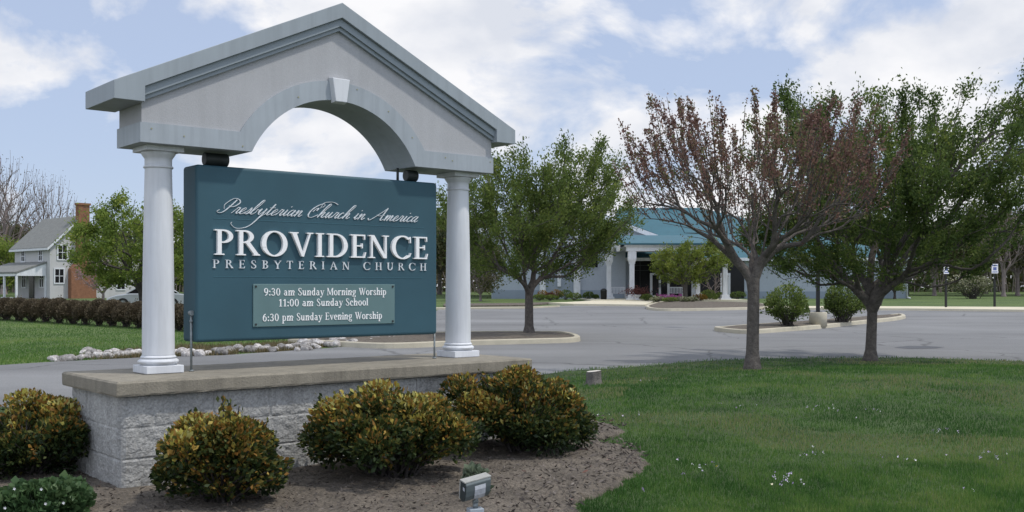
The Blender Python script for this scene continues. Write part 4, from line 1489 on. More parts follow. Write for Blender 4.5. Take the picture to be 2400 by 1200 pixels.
# ------------------------------------------------------------------ shrubs
def shrub(name, label, cat, loc, rx, ry, h, nl, size, leafm, seed, lumps=7, group=None, shoots=90, tipm=True, spike=.12, aspect=.55, stemm='bark2', zmin=.05, parts=True, shell=.45, tone=(.42, .30), boxy=.5, amp_=(-.14, .22), clumps=0):
    """Leafy mound: shoots run from the root to an uneven outline, leaves sit along them."""
    rng = np.random.default_rng(seed)
    t = thing(name, label, cat, loc, 0, group)
    lob = rng.normal(size=(lumps, 3))
    lob[:, 2] = np.abs(lob[:, 2])
    lob /= np.linalg.norm(lob, axis=1)[:, None]
    amp = rng.uniform(*amp_, lumps)

    def widen(q):
        """Lower half hangs down towards the ground instead of tucking in."""
        zr = np.clip((h * .40 - q[:, 2]) / (h * .60), 0, .95)
        k_ = 1 + boxy * (1 / np.sqrt(1 - zr ** 2 * .9) - 1)
        q[:, 0] *= k_
        q[:, 1] *= k_
        return q

    def radius(d):
        k = np.maximum(0, d @ lob.T)
        return .92 + (amp * k ** 6).sum(1)
    d = rng.normal(size=(shoots, 3))
    d[:, 2] = np.abs(d[:, 2]) * .9 - .12
    d /= np.linalg.norm(d, axis=1)[:, None]
    R = radius(d)
    L_ = R + np.where(rng.random(shoots) < .3, rng.uniform(0, spike, shoots), 0)
    end = d * L_[:, None] * np.array((rx, ry, h * .6))
    end[:, 2] = np.maximum(end[:, 2] + h * .40, zmin + rng.uniform(0, .1, shoots) * h)
    end = widen(end)
    root = rng.normal(0, .10, (shoots, 3)) * np.array((rx, ry, 0))
    mb_ = []
    sp = []
    for i in range(shoots):
        c = root[i] * .5 + end[i] * .5 + np.array((0, 0, h * .12))
        ss = np.linspace(0, 1, 7)[:, None]
        sp.append((1 - ss) ** 2 * root[i] + 2 * ss * (1 - ss) * c + ss ** 2 * end[i])
    sp = np.array(sp)
    pos = sp.reshape(-1, 3)
    par = np.array([(-1 if k == 0 else i * 7 + k - 1) for i in range(shoots) for k in range(7)])
    r = np.tile(np.linspace(.012, .003, 7), shoots) * max(1, h)
    keep = par >= 0
    # skeleton_mesh walks from index 1, so give each root a harmless self edge
    par2 = np.where(par < 0, np.arange(len(par)), par)
    skeleton_mesh('stems', pos, par2, r, M[stemm], t)
    # leaves: volume fill plus shell
    n1 = int(nl * shell)
    n2 = nl - n1
    dd = rng.normal(size=(n1, 3))
    dd[:, 2] = np.abs(dd[:, 2]) - .25 * rng.random(n1)
    dd /= np.linalg.norm(dd, axis=1)[:, None]
    rad = radius(dd) * (1 - np.abs(rng.normal(0, .09, n1)))
    p1 = dd * rad[:, None] * np.array((rx, ry, h * .6))
    p1[:, 2] += h * .40
    p1 = widen(p1)
    if clumps:
        cd = rng.normal(size=(clumps, 3))
        cd[:, 2] = np.abs(cd[:, 2]) - .25
        cd /= np.linalg.norm(cd, axis=1)[:, None]
        cr = rng.uniform(.55, 1.15, clumps) * 1.12 / math.sqrt(clumps) * (rx + h * .6)
        cc_ = cd * (radius(cd) * rng.uniform(.68, .90, clumps))[:, None] * np.array((rx, ry, h * .6))
        cc_[:, 2] += h * .40
        cc_ = widen(cc_)
        ki = rng.integers(0, clumps, n1)
        q_ = rng.normal(size=(n1, 3)) + cd[ki] * .8 + np.array((0, 0, .5))
        q_ /= np.linalg.norm(q_, axis=1)[:, None]
        dd = q_
        p1 = cc_[ki] + q_ * (cr[ki] * (1 - np.abs(rng.normal(0, .22, n1))))[:, None] * np.array((1, 1, .8))
        p1[:, 2] = np.where(p1[:, 2] < .01, .01 + rng.random(n1) * .05, p1[:, 2])
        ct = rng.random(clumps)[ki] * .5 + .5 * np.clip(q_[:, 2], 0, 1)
    s = rng.beta(3.0, 1.15, n2)
    si = rng.integers(0, shoots, n2)
    k = np.minimum(5, (s * 6).astype(int))
    f = (s * 6 - k)[:, None]
    p2 = sp[si, k] * (1 - f) + sp[si, k + 1] * f + rng.normal(0, (.028 if not clumps else .017) * (rx + h), (n2, 3))
    p = np.concatenate([p1, p2])
    ok = p[:, 2] > zmin * .4
    ax = np.concatenate([dd, d[si]])
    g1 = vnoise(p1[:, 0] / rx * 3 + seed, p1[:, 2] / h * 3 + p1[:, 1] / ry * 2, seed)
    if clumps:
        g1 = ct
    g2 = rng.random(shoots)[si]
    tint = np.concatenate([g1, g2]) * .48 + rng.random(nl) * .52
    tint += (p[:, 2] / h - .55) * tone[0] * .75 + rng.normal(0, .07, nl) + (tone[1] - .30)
    v = leaf_verts(p[ok], size, rng, aspect, up=.25, dirs=ax[ok])
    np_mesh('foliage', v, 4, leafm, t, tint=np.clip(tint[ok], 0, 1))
    return t


def bush_at(px, py, Y):
    q = at(px, py, Y)
    q.z = float(lawn_z(q.x, q.y)) + .01
    return q


fk = dict(amp_=(-.25, .30), boxy=.75, shell=.55, shoots=130)
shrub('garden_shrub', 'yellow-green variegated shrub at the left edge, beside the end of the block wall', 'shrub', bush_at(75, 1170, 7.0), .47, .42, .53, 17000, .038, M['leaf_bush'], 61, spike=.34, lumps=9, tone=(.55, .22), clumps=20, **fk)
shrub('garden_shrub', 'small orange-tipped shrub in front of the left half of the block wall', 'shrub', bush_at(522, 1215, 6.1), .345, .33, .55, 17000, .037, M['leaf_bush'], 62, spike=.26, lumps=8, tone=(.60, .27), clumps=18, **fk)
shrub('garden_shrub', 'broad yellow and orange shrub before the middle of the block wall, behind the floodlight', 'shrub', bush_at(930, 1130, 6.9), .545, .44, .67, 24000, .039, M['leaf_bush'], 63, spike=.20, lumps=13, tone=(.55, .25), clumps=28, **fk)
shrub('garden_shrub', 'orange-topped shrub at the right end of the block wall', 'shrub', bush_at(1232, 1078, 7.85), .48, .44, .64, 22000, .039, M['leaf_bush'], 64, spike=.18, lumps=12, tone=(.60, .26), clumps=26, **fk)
shrub('groundcover_plant', 'low dark green glossy plant with tiny white flowers at the bottom left corner', 'plant', bush_at(100, 1230, 5.75), .27, .24, .26, 2600, .050, M['leaf_ground'], 65, shoots=40, aspect=.85, spike=.05)
p = np.array([bush_at(px, py, 5.6) for px, py in ((35, 1145), (98, 1146), (108, 1180), (60, 1190), (20, 1190))])
gc = [o for o in COL.objects if o.name.startswith('groundcover_plant')][0]
for (px, py) in ((35, 1145), (98, 1146), (108, 1180), (13, 1190), (150, 1178)):
    q = at(px, py, 5.52) - gc.location
    mbf = MB()
    for k in range(5):
        a = k * 2 * PI / 5
        mbf.add([q, q + Vector((.006 * math.cos(a - .5), -.006, .006 * math.sin(a - .5))), q + Vector((.009 * math.cos(a), -.007, .009 * math.sin(a))), q + Vector((.006 * math.cos(a + .5), -.006, .006 * math.sin(a + .5)))], [(0, 1, 2, 3)])
    mbf.build('flower', M['letter'], gc, fix=False)
shrub('sapling', 'pale grey-green leafy sprig low beside the broad shrub', 'plant', bush_at(1112, 1130, 6.3), .085, .08, .24, 260, .055, M['leaf_pale'], 66, shoots=10, aspect=.75, lumps=3)

# ------------------------------------------------------------------ floodlight on its box
fl = lpt(1126, 1290)
fl = Vector(((1114 - 1200) / F * 5.25, 5.25, 0))
fl.z = float(lawn_z(fl.x, fl.y))
t = thing('ground_floodlight', 'grey floodlight on a junction box post, aimed at the sign from the mulch', 'floodlight', fl, math.radians(20))
t.scale = (.86, .86, .86)
mb = MB()
mb.box(-.044, .044, -.035, .035, .0, .262)
mb.build('junction_box', M['boxgrey'], t, bevel=.005)
MB().tube((.008, -.0345, .236), (.008, -.0395, .236), .007, n=12).build('screw', M['iron'], t)
mb = MB()
mb.tube((0, 0, .258), (0, 0, .292), .016, n=12)
mb.tube((0, 0, .288), (.004, -.006, .322), .012, n=10)
mb.tube((-.016, -.002, .300), (.016, -.002, .300), .011, n=12)
mb.build('knuckle', M['galv'], t)
# lamp body: a trough with rounded back, its lens facing the sign (away and up)
prof = [(.062, -.050), (.070, .070), (-.030, .052)]
half = [(-.030 - .030 * math.sin(a) * 1.0, .052 - (.052 + .050) * (1 - math.cos(a)) / 2) for a in np.linspace(0, PI, 12)]
prof = [(.035, .062)] + [(-.052 + .012 * math.cos(b), .045 + .014 * math.sin(b)) for b in np.linspace(PI / 2, PI * .98, 5)] + [(-.058, .01), (-.048, -.022), (-.028, -.046), (.0, -.056), (.03, -.052), (.052, -.04)]
tilt = math.radians(-8)
LZ = .372


def lampfr(a, w, b):
    # a: forward, w: sideways, b: up; slight roll as in the photo
    return (w, a, LZ + b + w * .20)


mb = MB()
mb.prism(prof, -.076, .076, lampfr)
body = mb.build('lamp_body', M['lamp'], t, bevel=.004)
MB().prism([(a * .97 - .001, b * .97) for a, b in prof], -.0785, -.0761, lampfr).build('end_plate', M['lampdark'], t)
mb = MB()
mb.prism([(.036, .0625), (.050, .068), (.066, -.040), (.053, -.045)], -.080, .080, lampfr)
mb.prism([(-.054, .0605), (.050, .0625), (.050, .069), (-.054, .067)], -.080, .080, lampfr)
mb.build('lens_rim', mat('weathered_rim', (.40, .40, .37), .6, .2, 30), t)
mb = MB()
pl = [(-.0605, .034), (-.0612, .01), (-.0515, -.024), (-.033, -.0475)]
n_ = len(pl)
vs = [lampfr(a, w, b) for w in (-.022, .044) for a, b in pl]
vs += [lampfr(a - .0015, w, b - .001) for w in (-.022, .044) for a, b in pl]
fs = [(i, i + 1, n_ + i + 1, n_ + i) for i in range(n_ - 1)] + [(2 * n_ + i, 3 * n_ + i, 3 * n_ + i + 1, 2 * n_ + i + 1) for i in range(n_ - 1)]
fs += [(0, n_, 3 * n_, 2 * n_), (n_ - 1, 3 * n_ - 1, 4 * n_ - 1, 2 * n_ - 1)]
fs += [(i, 2 * n_ + i, 2 * n_ + i + 1, i + 1) for i in range(n_ - 1)] + [(n_ + i, n_ + i + 1, 3 * n_ + i + 1, 3 * n_ + i) for i in range(n_ - 1)]
mb.add(vs, fs)
mb.build('label_sticker', M['sticker'], t)
MB().prism([(-.042, .030), (-.012, .034), (-.012, .016), (-.042, .012)], -.0797, -.0784, lampfr).build('label_sticker', M['sticker'], t)

# ------------------------------------------------------------------ stump
t = thing('tree_stump', 'short cut tree stump with a pale top, beside the right-hand shrub', 'stump', stump_p)
mb = MB()
vs, fs = [], []
nn = 28
for i, (r_, z) in enumerate(((.165, -.03), (.125, .03), (.112, .10), (.108, .21))):
    for k in range(nn):
        a = 2 * PI * k / nn
        q = r_ * (1 + .10 * math.sin(3 * a + 1) + .05 * math.sin(7 * a)) * (1 + (.15 * math.sin(5 * a) if i == 0 else 0))
        vs.append((q * math.cos(a), q * math.sin(a), z + (.012 * math.cos(a) if i == 3 else 0)))
for i in range(3):
    for k in range(nn):
        fs.append((i * nn + k, i * nn + (k + 1) % nn, (i + 1) * nn + (k + 1) % nn, (i + 1) * nn + k))
mb.add(vs, fs, True)
mb.build('bark', M['twig'], t)
mb = MB()
topv = [(x * .97, y * .97, z + .004) for x, y, z in vs[-nn:]]
mb.add(topv + [(x, y, z - .02) for x, y, z in topv], [tuple(range(nn))] + [(k, (k + 1) % nn, nn + (k + 1) % nn, nn + k) for k in range(nn)])
mb.build('cut_top', M['cut'], t)


# ------------------------------------------------------------------ kerbed islands
def island(name, loop, h=.15, w=.16):
    """Concrete kerb ring with mulch inside; loop is a closed list of (x, y)."""
    p = smooth_loop(loop, 90, .0)
    c = p.mean(0)
    prev, nxt = np.roll(p, 1, 0), np.roll(p, -1, 0)
    tan = nxt - prev
    tan /= np.linalg.norm(tan, axis=1)[:, None]
    nrm = np.stack([tan[:, 1], -tan[:, 0]], 1)
    if ((p - c) * nrm).sum() < 0:
        nrm = -nrm
    q = p - nrm * w
    mb = MB()
    n = len(p)
    z = lambda a, hh: [(x, y, plane_z(y) + hh) for x, y in a]
    rows = z(p + nrm * .02, -.02) + z(p, h - .02) + z(p - nrm * .02, h) + z(q, h) + z(q, h - .10)
    fs = [(i * n + k, i * n + (k + 1) % n, (i + 1) * n + (k + 1) % n, (i + 1) * n + k) for i in range(4) for k in range(n)]
    mb.add(rows, fs)
    tag(mb.build('kerb', M['concrete']), kind='structure')
    mb = MB()
    vs, fs = [], []
    R = 14
    for i in range(R + 1):
        rr = i / R
        for k in range(n):
            x, y = c + (q[k] + nrm[k] * .01 - c) * rr
            vs.append((x, y, plane_z(y) + h - .045 + .07 * (1 - rr ** 4) + (.03 * float(vnoise(np.array(x * 2.5), np.array(y * 2.5), 7)) if i < R else 0)))
    for i in range(R):
        for k in range(n):
            fs.append((i * n + k, i * n + (k + 1) % n, (i + 1) * n + (k + 1) % n, (i + 1) * n + k))
    mb.add(vs, fs, True)
    tag(mb.build(name, M['mulch'], fix=False), kind='structure')


island('island_mulch', P2((700, 806), (800, 813), (920, 817), (1100, 810), (1250, 806), (1340, 803), (1358, 797), (1320, 787)) + P2((1240, 777), (1130, 777), (960, 780), (800, 787), (700, 796), h=.13))
island('island_mulch', P2((1676, 776), (1748, 783), (1846, 777), (1940, 769), (2029, 759), (2095, 752), (2122, 746), (2105, 742)) + P2((2051, 741), (1980, 745), (1906, 752), (1780, 759), (1700, 765), h=.13))
island('island_mulch', P2((1515, 724), (1545, 729), (1620, 729), (1740, 726.5), (1800, 724), (1800, 718)) + P2((1740, 708), (1640, 706), (1560, 706), (1525, 712), h=.13))

# walks with a real step
sheet('sidewalk', P2((1285, 713.5), (1345, 716.5), (1440, 717.5), (1512, 718.5), (1530, 712)) + P2((1530, 703), (1470, 702.5), (1400, 704), (1330, 708), h=.12), M['sidewalk'], .125, thick=.2)
sheet('sidewalk', P2((1790, 726), (1960, 727), (2130, 728), (2400, 731), (3000, 735)) + P2((3000, 722), (2400, 719.5), (2130, 718), (1960, 717.5), (1790, 717), h=.12), M['sidewalk'], .125, thick=.2)
sheet('kerb', P2((940, 727), (1060, 725.5), (1240, 723.5), (1312, 719.5)) + P2((1312, 715.5), (1240, 718.5), (1060, 720), (940, 721), h=.1), M['concrete'], .10, thick=.2)
sheet('kerb_bed', P2((1040, 719.5), (1236, 718), (1290, 713)) + P2((1290, 707), (1236, 709), (1040, 711), h=.1), M['mulch'], .085, thick=.2)
# dark patch and faint tyre marks on the lot
dk = mat('asphalt_patch', (.10, .105, .115), .9, .2, 2, bump=.4, bscale=60)
sheet('asphalt_patch', P2((2095, 815), (2130, 811), (2180, 812), (2215, 814), (2190, 817.5), (2130, 818.5)), dk, .008)

# shrubs in the lot's island, left of and behind the lamp
q = gpt(1848, 764, .15)
shrub('island_shrub', 'round dark green shrub left of the lamp post in the kerbed island', 'shrub', q, .86, .72, 1.36, 3600, .095, M['leaf_green'], 71, spike=.35, shoots=70, tone=(.5, .22), boxy=.1, amp_=(-.38, .40), lumps=9, shell=.35)
q = gpt(1975, 755, .15)
shrub('island_shrub', 'larger dark green shrub right of the lamp post in the kerbed island', 'shrub', q, .95, .80, 1.50, 4600, .095, M['leaf_green'], 72, spike=.35, shoots=90, tone=(.5, .20), boxy=.35, amp_=(-.36, .38), lumps=10, shell=.40)

# ------------------------------------------------------------------ lamp post
q = gpt(1917, 762, .12)
t = thing('lamp_post', 'black parking lot lamp post on a round concrete base', 'lamp post', q)
MB().lathe([(.33, -.05), (.33, .46), (.315, .48), (.02, .485)], 0, 0, 32).build('concrete_base', M['concrete'], t)
mb = MB()
mb.box(-.062, .062, -.062, .062, .50, 7.95)
mb.box(-.13, .13, -.13, .13, .486, .505)
mb.build('pole', M['pole'], t, bevel=.008)
MB().box(-.45, -.06, -.03, .03, 7.80, 7.88).build('arm', M['pole'], t)
mb = MB()
mb.prism([(-.98, 7.76), (-.98, 7.96), (-.90, 8.02), (-.42, 8.02), (-.36, 7.96), (-.36, 7.76)], -.30, .30, lambda a, b, c: (a, b, c))
hd = mb.build('lamp_head', M['pole'], t, bevel=.01)
MB().box(-.92, -.42, -.24, .24, 7.745, 7.762).build('lens', M['lights'], t)


# ------------------------------------------------------------------ small signs beyond the lot
def small_sign(px, py, label, ang, tall):
    q = gpt(px, py, .12)
    t = thing('parking_sign', label, 'sign', q, ang)
    mb = MB()
    mb.box(-.05, .05, -.05, .05, -.1, tall * .62)
    mb.box(-.03, .03, -.03, .03, tall * .62, tall)
    mb.build('post', M['pole'], t)
    p_ = MB().box(-.19, .19, -.042, -.033, tall - .56, tall).build('sign_panel', M['signface'], t, bevel=.003)
    mb = MB()
    mb.box(-.15, .15, -.0445, -.041, tall - .13, tall - .06)
    mb.box(-.10, .10, -.0445, -.041, tall - .38, tall - .19)
    mb.box(-.15, .15, -.0445, -.041, tall - .50, tall - .45)
    mb.build('sign_marks', M['signblue'], p_)


small_sign(2331, 719, 'small white sign on a dark post at the far right, nearest the right edge', .0, 2.53)
small_sign(2217, 720, 'small blue and white sign on a dark post, left of the blossoming shrub', .35, 2.5)

q = gz(at(2280, 699, 88))
t = shrub('flowering_shrub', 'cream blossoming shrub at the wood edge between the two small signs', 'shrub', q, 1.9, 1.3, 2.4, 2600, .15, M['leaf_white'], 73, shoots=70, spike=.4, boxy=.1, amp_=(-.4, .4), lumps=9, shell=.35)
q = gz(at(2097, 698, 87))
rng = np.random.default_rng(606)
t = thing('ornamental_tree', 'small round dark green tree in front of the far church corner', 'tree', q)
tg_ = crown_targets(70, rng, vase(.95, .75, 2.4, low=.8, top=.5))
pos, par, r, dirs, tips = grow(tg_, .6, .5, rng, .09, r0=.012, step=.2)
skeleton_mesh('trunk', pos, par, r, M['bark2'], t)
foliage('crown', pos, r, dirs, M['leaf_green'], t, rng, 4200, .14, rmax=.03, spread=.12)

# ------------------------------------------------------------------ rocks along the drive
import bmesh
rock_me = []
for s_ in range(7):
    bm = bmesh.new()
    bmesh.ops.create_icosphere(bm, subdivisions=3, radius=1)
    r_ = np.random.default_rng(800 + s_)
    pl = r_.normal(size=(9, 3))
    pl /= np.linalg.norm(pl, axis=1)[:, None]
    dd = r_.uniform(.62, .95, 9)
    for v in bm.verts:
        p = np.array(v.co)
        for k in range(9):
            e = p @ pl[k] - dd[k]
            if e > 0:
                p = p - pl[k] * e * .92
        v.co = Vector(p * np.array((1.25, .95, .72)))
    me = bpy.data.meshes.new('rock')
    bm.to_mesh(me)
    bm.free()
    me.materials.append(M['rock'])
    rock_me.append(me)
rng = np.random.default_rng(77)
spots = []
for i in range(24):                       # single row left of the column
    px = 118 + i * 10.2 + rng.normal(0, 2)
    py = 846 - i * .62 + rng.normal(0, 2.2)
    spots.append((px, py, rng.uniform(.09, .16)))
for i in range(34):                       # row under the board
    px = 425 + i * 10 + rng.normal(0, 3)
    py = 833 - (px - 430) * .052 + rng.normal(0, 3)
    spots.append((px, py, rng.uniform(.10, .17)))
for i in range(62):                       # heap by the island's end
    px = rng.uniform(690, 925)
    py = 820 - (px - 690) * .065 - abs(rng.normal(0, 8))
    spots.append((px, py, rng.uniform(.11, .19)))
for i in range(16):
    px = rng.uniform(180, 420)
    spots.append((px, 838 - rng.uniform(2, 9), rng.uniform(.09, .15)))
for i, (px, py, s_) in enumerate(spots):
    q = gpt(px, py)
    o = bpy.data.objects.new('landscape_rock', rock_me[i % 7])
    COL.objects.link(o)
    o.location = (q.x, q.y + .1, q.z + s_ * .30)
    o.rotation_euler = (rng.uniform(-.3, .3), rng.uniform(-.3, .3), rng.uniform(0, 6.28))
    o.scale = (s_ * rng.uniform(.85, 1.2), s_, s_ * rng.uniform(.95, 1.35))
    tag(o, 'pale grey rock in the row of stones along the far edge of the drive', 'rock', 'rocks along the drive')

# ------------------------------------------------------------------ clipped hedge
hp = []
for i in range(19):
    f_ = i / 10.0
    hp.append((-18 + 31.5 * i - .02 * i * i, 748 + .03 * 31.5 * i * 1.9 + .006 * i * i))
protos = []
for i, (px, py) in enumerate(hp):
    q = gpt(px, min(py, 783))
    if i < 3:
        hw = .48 * 1.0
        t = shrub('hedge_shrub', 'brown rounded winter shrub in the clipped hedge before the house', 'shrub', q, .66, .62, 1.05, 9000, .07, M['leaf_brown'], 90 + i, lumps=5, group='brown shrubs of the hedge', shoots=70, spike=.03, shell=.75, tone=(.15, .30), boxy=1.0, amp_=(-.03, .05), zmin=.0)
        protos.append(t)
        t.scale = (q.y / 46.0,) * 2 + (1,)
    else:
        t = dup(protos[i % 3], q, .7 * i, (q.y / 46.0 * (1.0 + .08 * math.sin(i * 2.3)),) * 2 + (1.0 + .05 * math.sin(i * 1.7),))


# ------------------------------------------------------------------ cars by the hedge
def car(label, loc, rz, paint, L_=4.5):
    t = thing('parked_car', label, 'car', loc, rz)
    k = L_ / 4.5
    fr = lambda a, w, z: (a, w, z)
    low = [(-2.2, .35), (-2.25, .62), (-2.12, .86), (-1.3, .93), (1.0, .90), (1.75, .80), (2.15, .66), (2.25, .45), (2.2, .25), (-2.1, .22)]
    b_ = MB().prism([(a * k, z) for a, z in low], -.84, .84, fr).build('body', paint, t, bevel=.07, seg=3)
    top = [(-1.75, .915), (-1.05, 1.36), (-.2, 1.43), (.35, 1.38), (1.15, .905)]
    mb = MB()
    n = len(top)
    vs = [(a * k, s * (.74 - .16 * (z - .9) / .5), z) for s in (-1, 1) for a, z in top]
    mb.add(vs, [tuple(range(n)), tuple(range(2 * n - 1, n - 1, -1))] + [(i, n + i, n + i + 1, i + 1) for i in range(n - 1)])
    mb.build('window_glass', M['glassdark'], t)
    mb = MB()
    for s in (-1, 1):
        for (a0, z0), (a1, z1) in zip(top[:-1], top[1:]):
            y0, y1 = s * (.745 - .16 * (z0 - .9) / .5), s * (.745 - .16 * (z1 - .9) / .5)
            mb.tube((a0 * k, y0, z0), (a1 * k, y1, z1), .035, n=6)
        mb.tube((-.25 * k, s * .74, .93), (-.25 * k, s * .585, 1.42), .03, n=6)
    mb.box(-1.08 * k, .36 * k, -.60, .60, 1.40, 1.455)
    mb.build('roof', paint, t, bevel=.02)
    for a in (-1.4, 1.35):
        for s in (-1, 1):
            w = MB().tube((a * k, s * .70, .32), (a * k, s * .87, .32), .32, n=24).build('wheel', M['tyre'], t)
            MB().tube((a * k, s * .872, .32), (a * k, s * .885, .32), .19, n=16).build('rim', M['galv'], w)
    for s in (-1, 1):
        MB().box(2.12 * k, 2.235 * k, s * .62 - .16, s * .62 + .16, .52, .66).build('headlight', M['lights'], t)
    return t


cq = at(345, 720, 62)
cq.z = float(plane_z(62))
car('silver parked car with a dark windscreen behind the hedge, half hidden by the left column', cq, PI + .35, M['carsilver'])
# ------------------------------------------------------------------ white house
HC = at(117, 690, 88)
hz = float(plane_z(88)) - .1
ax = math.atan2(5.2, 4.7)           # the gable side runs along (.67,.74); front runs along (-.74,.67)
house = thing('white_house', 'white two storey house with grey roof, porch and orange brick chimney', 'house', (HC.x, HC.y, hz), math.atan2(.74, .67))
# local frame: +x along the gable wall (away to the right), +y along the front (away to the left)
GWD, FL_, EV, RG = 5.2, 7.0, 4.6, 7.05
mb = MB()
prof = [(0, -.3), (GWD, -.3), (GWD, EV), (GWD / 2, RG), (0, EV)]
mb.prism(prof, 0, FL_, lambda a, b, c: (a, b, c))
mb.build('wall', M['siding'], house)
mb = MB()
for sx in (-1, 1):
    c = GWD / 2
    o_ = .35
    sl = (RG - EV) / (GWD / 2)
    q_ = [(c, RG + .03), (c + sx * (c + o_), EV - o_ * sl + .03), (c + sx * (c + o_), EV - o_ * sl + .16), (c, RG + .18)]
    mb.prism(q_, -.3, FL_ + .3, lambda a, b, c_: (a, b, c_))
roof_o = mb.build('roof', M['shingle'], house)
mb = MB()
for sx in (-1, 1):
    q_ = [(c, RG - .12), (c + sx * (c + o_), EV - o_ * sl - .12), (c + sx * (c + o_), EV - o_ * sl + .10), (c, RG + .10)]
    mb.prism(q_, -.34, -.305, lambda a, b, c_: (a, b, c_))
mb.box(-.40, -.34, -.3, FL_ + .3, EV - o_ * sl - .08, EV - o_ * sl + .10)
mb.build('rake_board', M['white'], house)
# chimney on the gable wall
mb = MB()
ch = [(1.55, -.3), (3.75, -.3), (3.75, 2.6), (3.15, 3.4), (3.15, 8.1), (2.2, 8.1), (2.2, 3.4), (1.55, 2.6)]
mb.prism(ch, -.62, -.003, lambda a, b, c_: (a, b, c_))
chm = mb.build('chimney', M['brick'], house)
MB().box(2.12, 3.23, -.70, .02, 8.1, 8.28).build('chimney_cap', M['brick'], chm)


def win(parent, fr, w, h, name='window'):
    """fr(a, out, z): window centred on a=0, sill at z=0."""
    mb = MB()
    for (x0, x1, z0, z1) in ((-w / 2 - .10, -w / 2, -.1, h + .1), (w / 2, w / 2 + .10, -.1, h + .1), (-w / 2, w / 2, h, h + .1), (-w / 2, w / 2, -.1, 0), (-w / 2, w / 2, h / 2 - .025, h / 2 + .025), (-.02, .02, 0, h / 2 - .03), (-.02, .02, h / 2 + .03, h)):
        mb.box(x0, x1, .0, .07, z0, z1, fr)
    f_ = mb.build(name, M['white'], parent)
    MB().box(-w / 2, w / 2, .004, .03, 0, h, fr).build('pane', M['glassdark'], f_)


for a, z in ((.78, 1.45), (1.05, 3.45), (4.35, 3.45), (4.35, 1.45)):
    win(house, lambda p, o2, z2, a=a, z=z: (a + p, -o2, z + z2), .72, 1.15)
for b, z in ((1.7, 3.35), (5.2, 3.35)):
    win(house, lambda p, o2, z2, b=b, z=z: (-o2, b + p, z + z2), .62, .85)
for b, z in ((1.5, 1.1), (5.0, 1.1)):
    win(house, lambda p, o2, z2, b=b, z=z: (-o2, b + p, z + z2), .75, 1.4)
# front porch
mb = MB()
mb.prism([(-.02, 3.25), (-2.6, 2.35), (-2.6, 2.22), (-.02, 3.10)], .55, 8.2, lambda a, b, c_: (a, b, c_))
mb.build('porch_roof', M['shingle'], house)
mb = MB()
mb.prism([(-.03, 3.08), (-2.5, 2.22), (-2.5, 2.02), (-.03, 2.02)], .60, .72, lambda a, b, c_: (a, b, c_))
mb.box(-2.55, -2.40, .72, 8.1, 2.0, 2.22)
mb.build('porch_beam', M['white'], house)
MB().box(-2.6, -.02, .5, 8.2, -.25, .12).build('porch_floor', M['shingle'], house)
mb = MB()
for i in range(3):
    mb.box(-3.5 + .3 * i, -2.605, .95, 2.75, -.3 + .0 * i, -.02 + .13 * i)
mb.build('porch_steps', M['white'], house)
for b in (.68, 3.1, 5.6, 8.0):
    MB().box(-2.55, -2.40, b - .075, b + .075, .121, 2.0).build('porch_post', M['white'], house)
MB().box(-.16, -.02, .6, .74, .121, 2.02).build('porch_post', M['white'], house)
mb = MB().box(-.07, -.02, 3.0, 3.95, .121, 2.1)
mb.build('door', M['glassdark'], house)
# low wing to the right
mb = MB()
mb.prism([(1.6, -.3), (6.4, -.3), (6.4, 2.5), (4.0, 4.1), (1.6, 2.5)], 0, 1, lambda a, b, c_: (a, b, c_))
mb = MB()
mb.prism([(.6, -.3), (5.2, -.3), (5.2, 2.5), (2.9, 3.9), (.6, 2.5)], GWD + .003, GWD + 5.2, lambda a, b, c_: (b, a, c_))
wing = mb.build('wing', M['siding'], house)
mb = MB()
for sx in (-1, 1):
    q_ = [(2.9, 3.92), (2.9 + sx * 2.6, 2.34), (2.9 + sx * 2.6, 2.46), (2.9, 4.05)]
    mb.prism(q_, GWD + .005, GWD + 5.5, lambda a, b, c_: (b, a, c_))
mb.build('wing_roof', M['shingle'], wing)
for a in (1.4, 3.4):
    win(wing, lambda p, o2, z2, a=a: (GWD + a + p, .6 - o2, .9 + z2), .7, 1.1)

# ------------------------------------------------------------------ church
CY = 88.0
cz0 = .86
xx = lambda px, Y=CY: (px - 1200) / F * Y
zz = lambda py, Y=CY: H - (py - YH) / F * Y
church = thing('church_building', 'long grey church with teal roofs, white cross, columned portico and dark glass doors', 'church', (0, 0, 0))
# gabled wing with the cross
gx0, gx1, gc_ = xx(1152), xx(1466), xx(1311)
ev, pk = zz(556), zz(474)
gd = 16
fr0 = lambda a, b, c_: (a, b, c_)
slp = (pk - ev) / (xx(1537) - gc_)
evw = pk - slp * (gx1 - gc_)
mb = MB()
mb.prism([(gx0, .3), (gx1, .3), (gx1, evw), (gc_, pk), (gx0, evw)], CY, CY + gd, fr0)
mb.build('wall', M['wallgrey'], church)
mb = MB()
oh = xx(1537) - gx1
for sx in (-1, 1):
    e_ = gc_ + sx * (gx1 - gc_ + oh)
    ez = pk - slp * abs(e_ - gc_)
    mb.prism([(gc_, pk + .02), (e_, ez + .02), (e_, ez + .22), (gc_, pk + .26)], CY - .9, CY + gd, fr0)
mb.build('roof', M['tealroof'], church)
mb = MB()
for sx in (-1, 1):
    e_ = gc_ + sx * (gx1 - gc_ + oh + .05)
    ez = pk - slp * abs(e_ - gc_)
    mb.prism([(gc_, pk - .22), (e_, ez - .22), (e_, ez + .16), (gc_, pk + .18)], CY - 1.0, CY - .91, fr0)
mb.build('rake_board', M['white'], church)
for p0, p1 in ((xx(1154), xx(1264)), (xx(1360), xx(1462))):
    MB().box(p0, p1, CY - .06, CY - .003, .3, zz(680)).build('base_band', M['wallband'], church)
mb = MB()
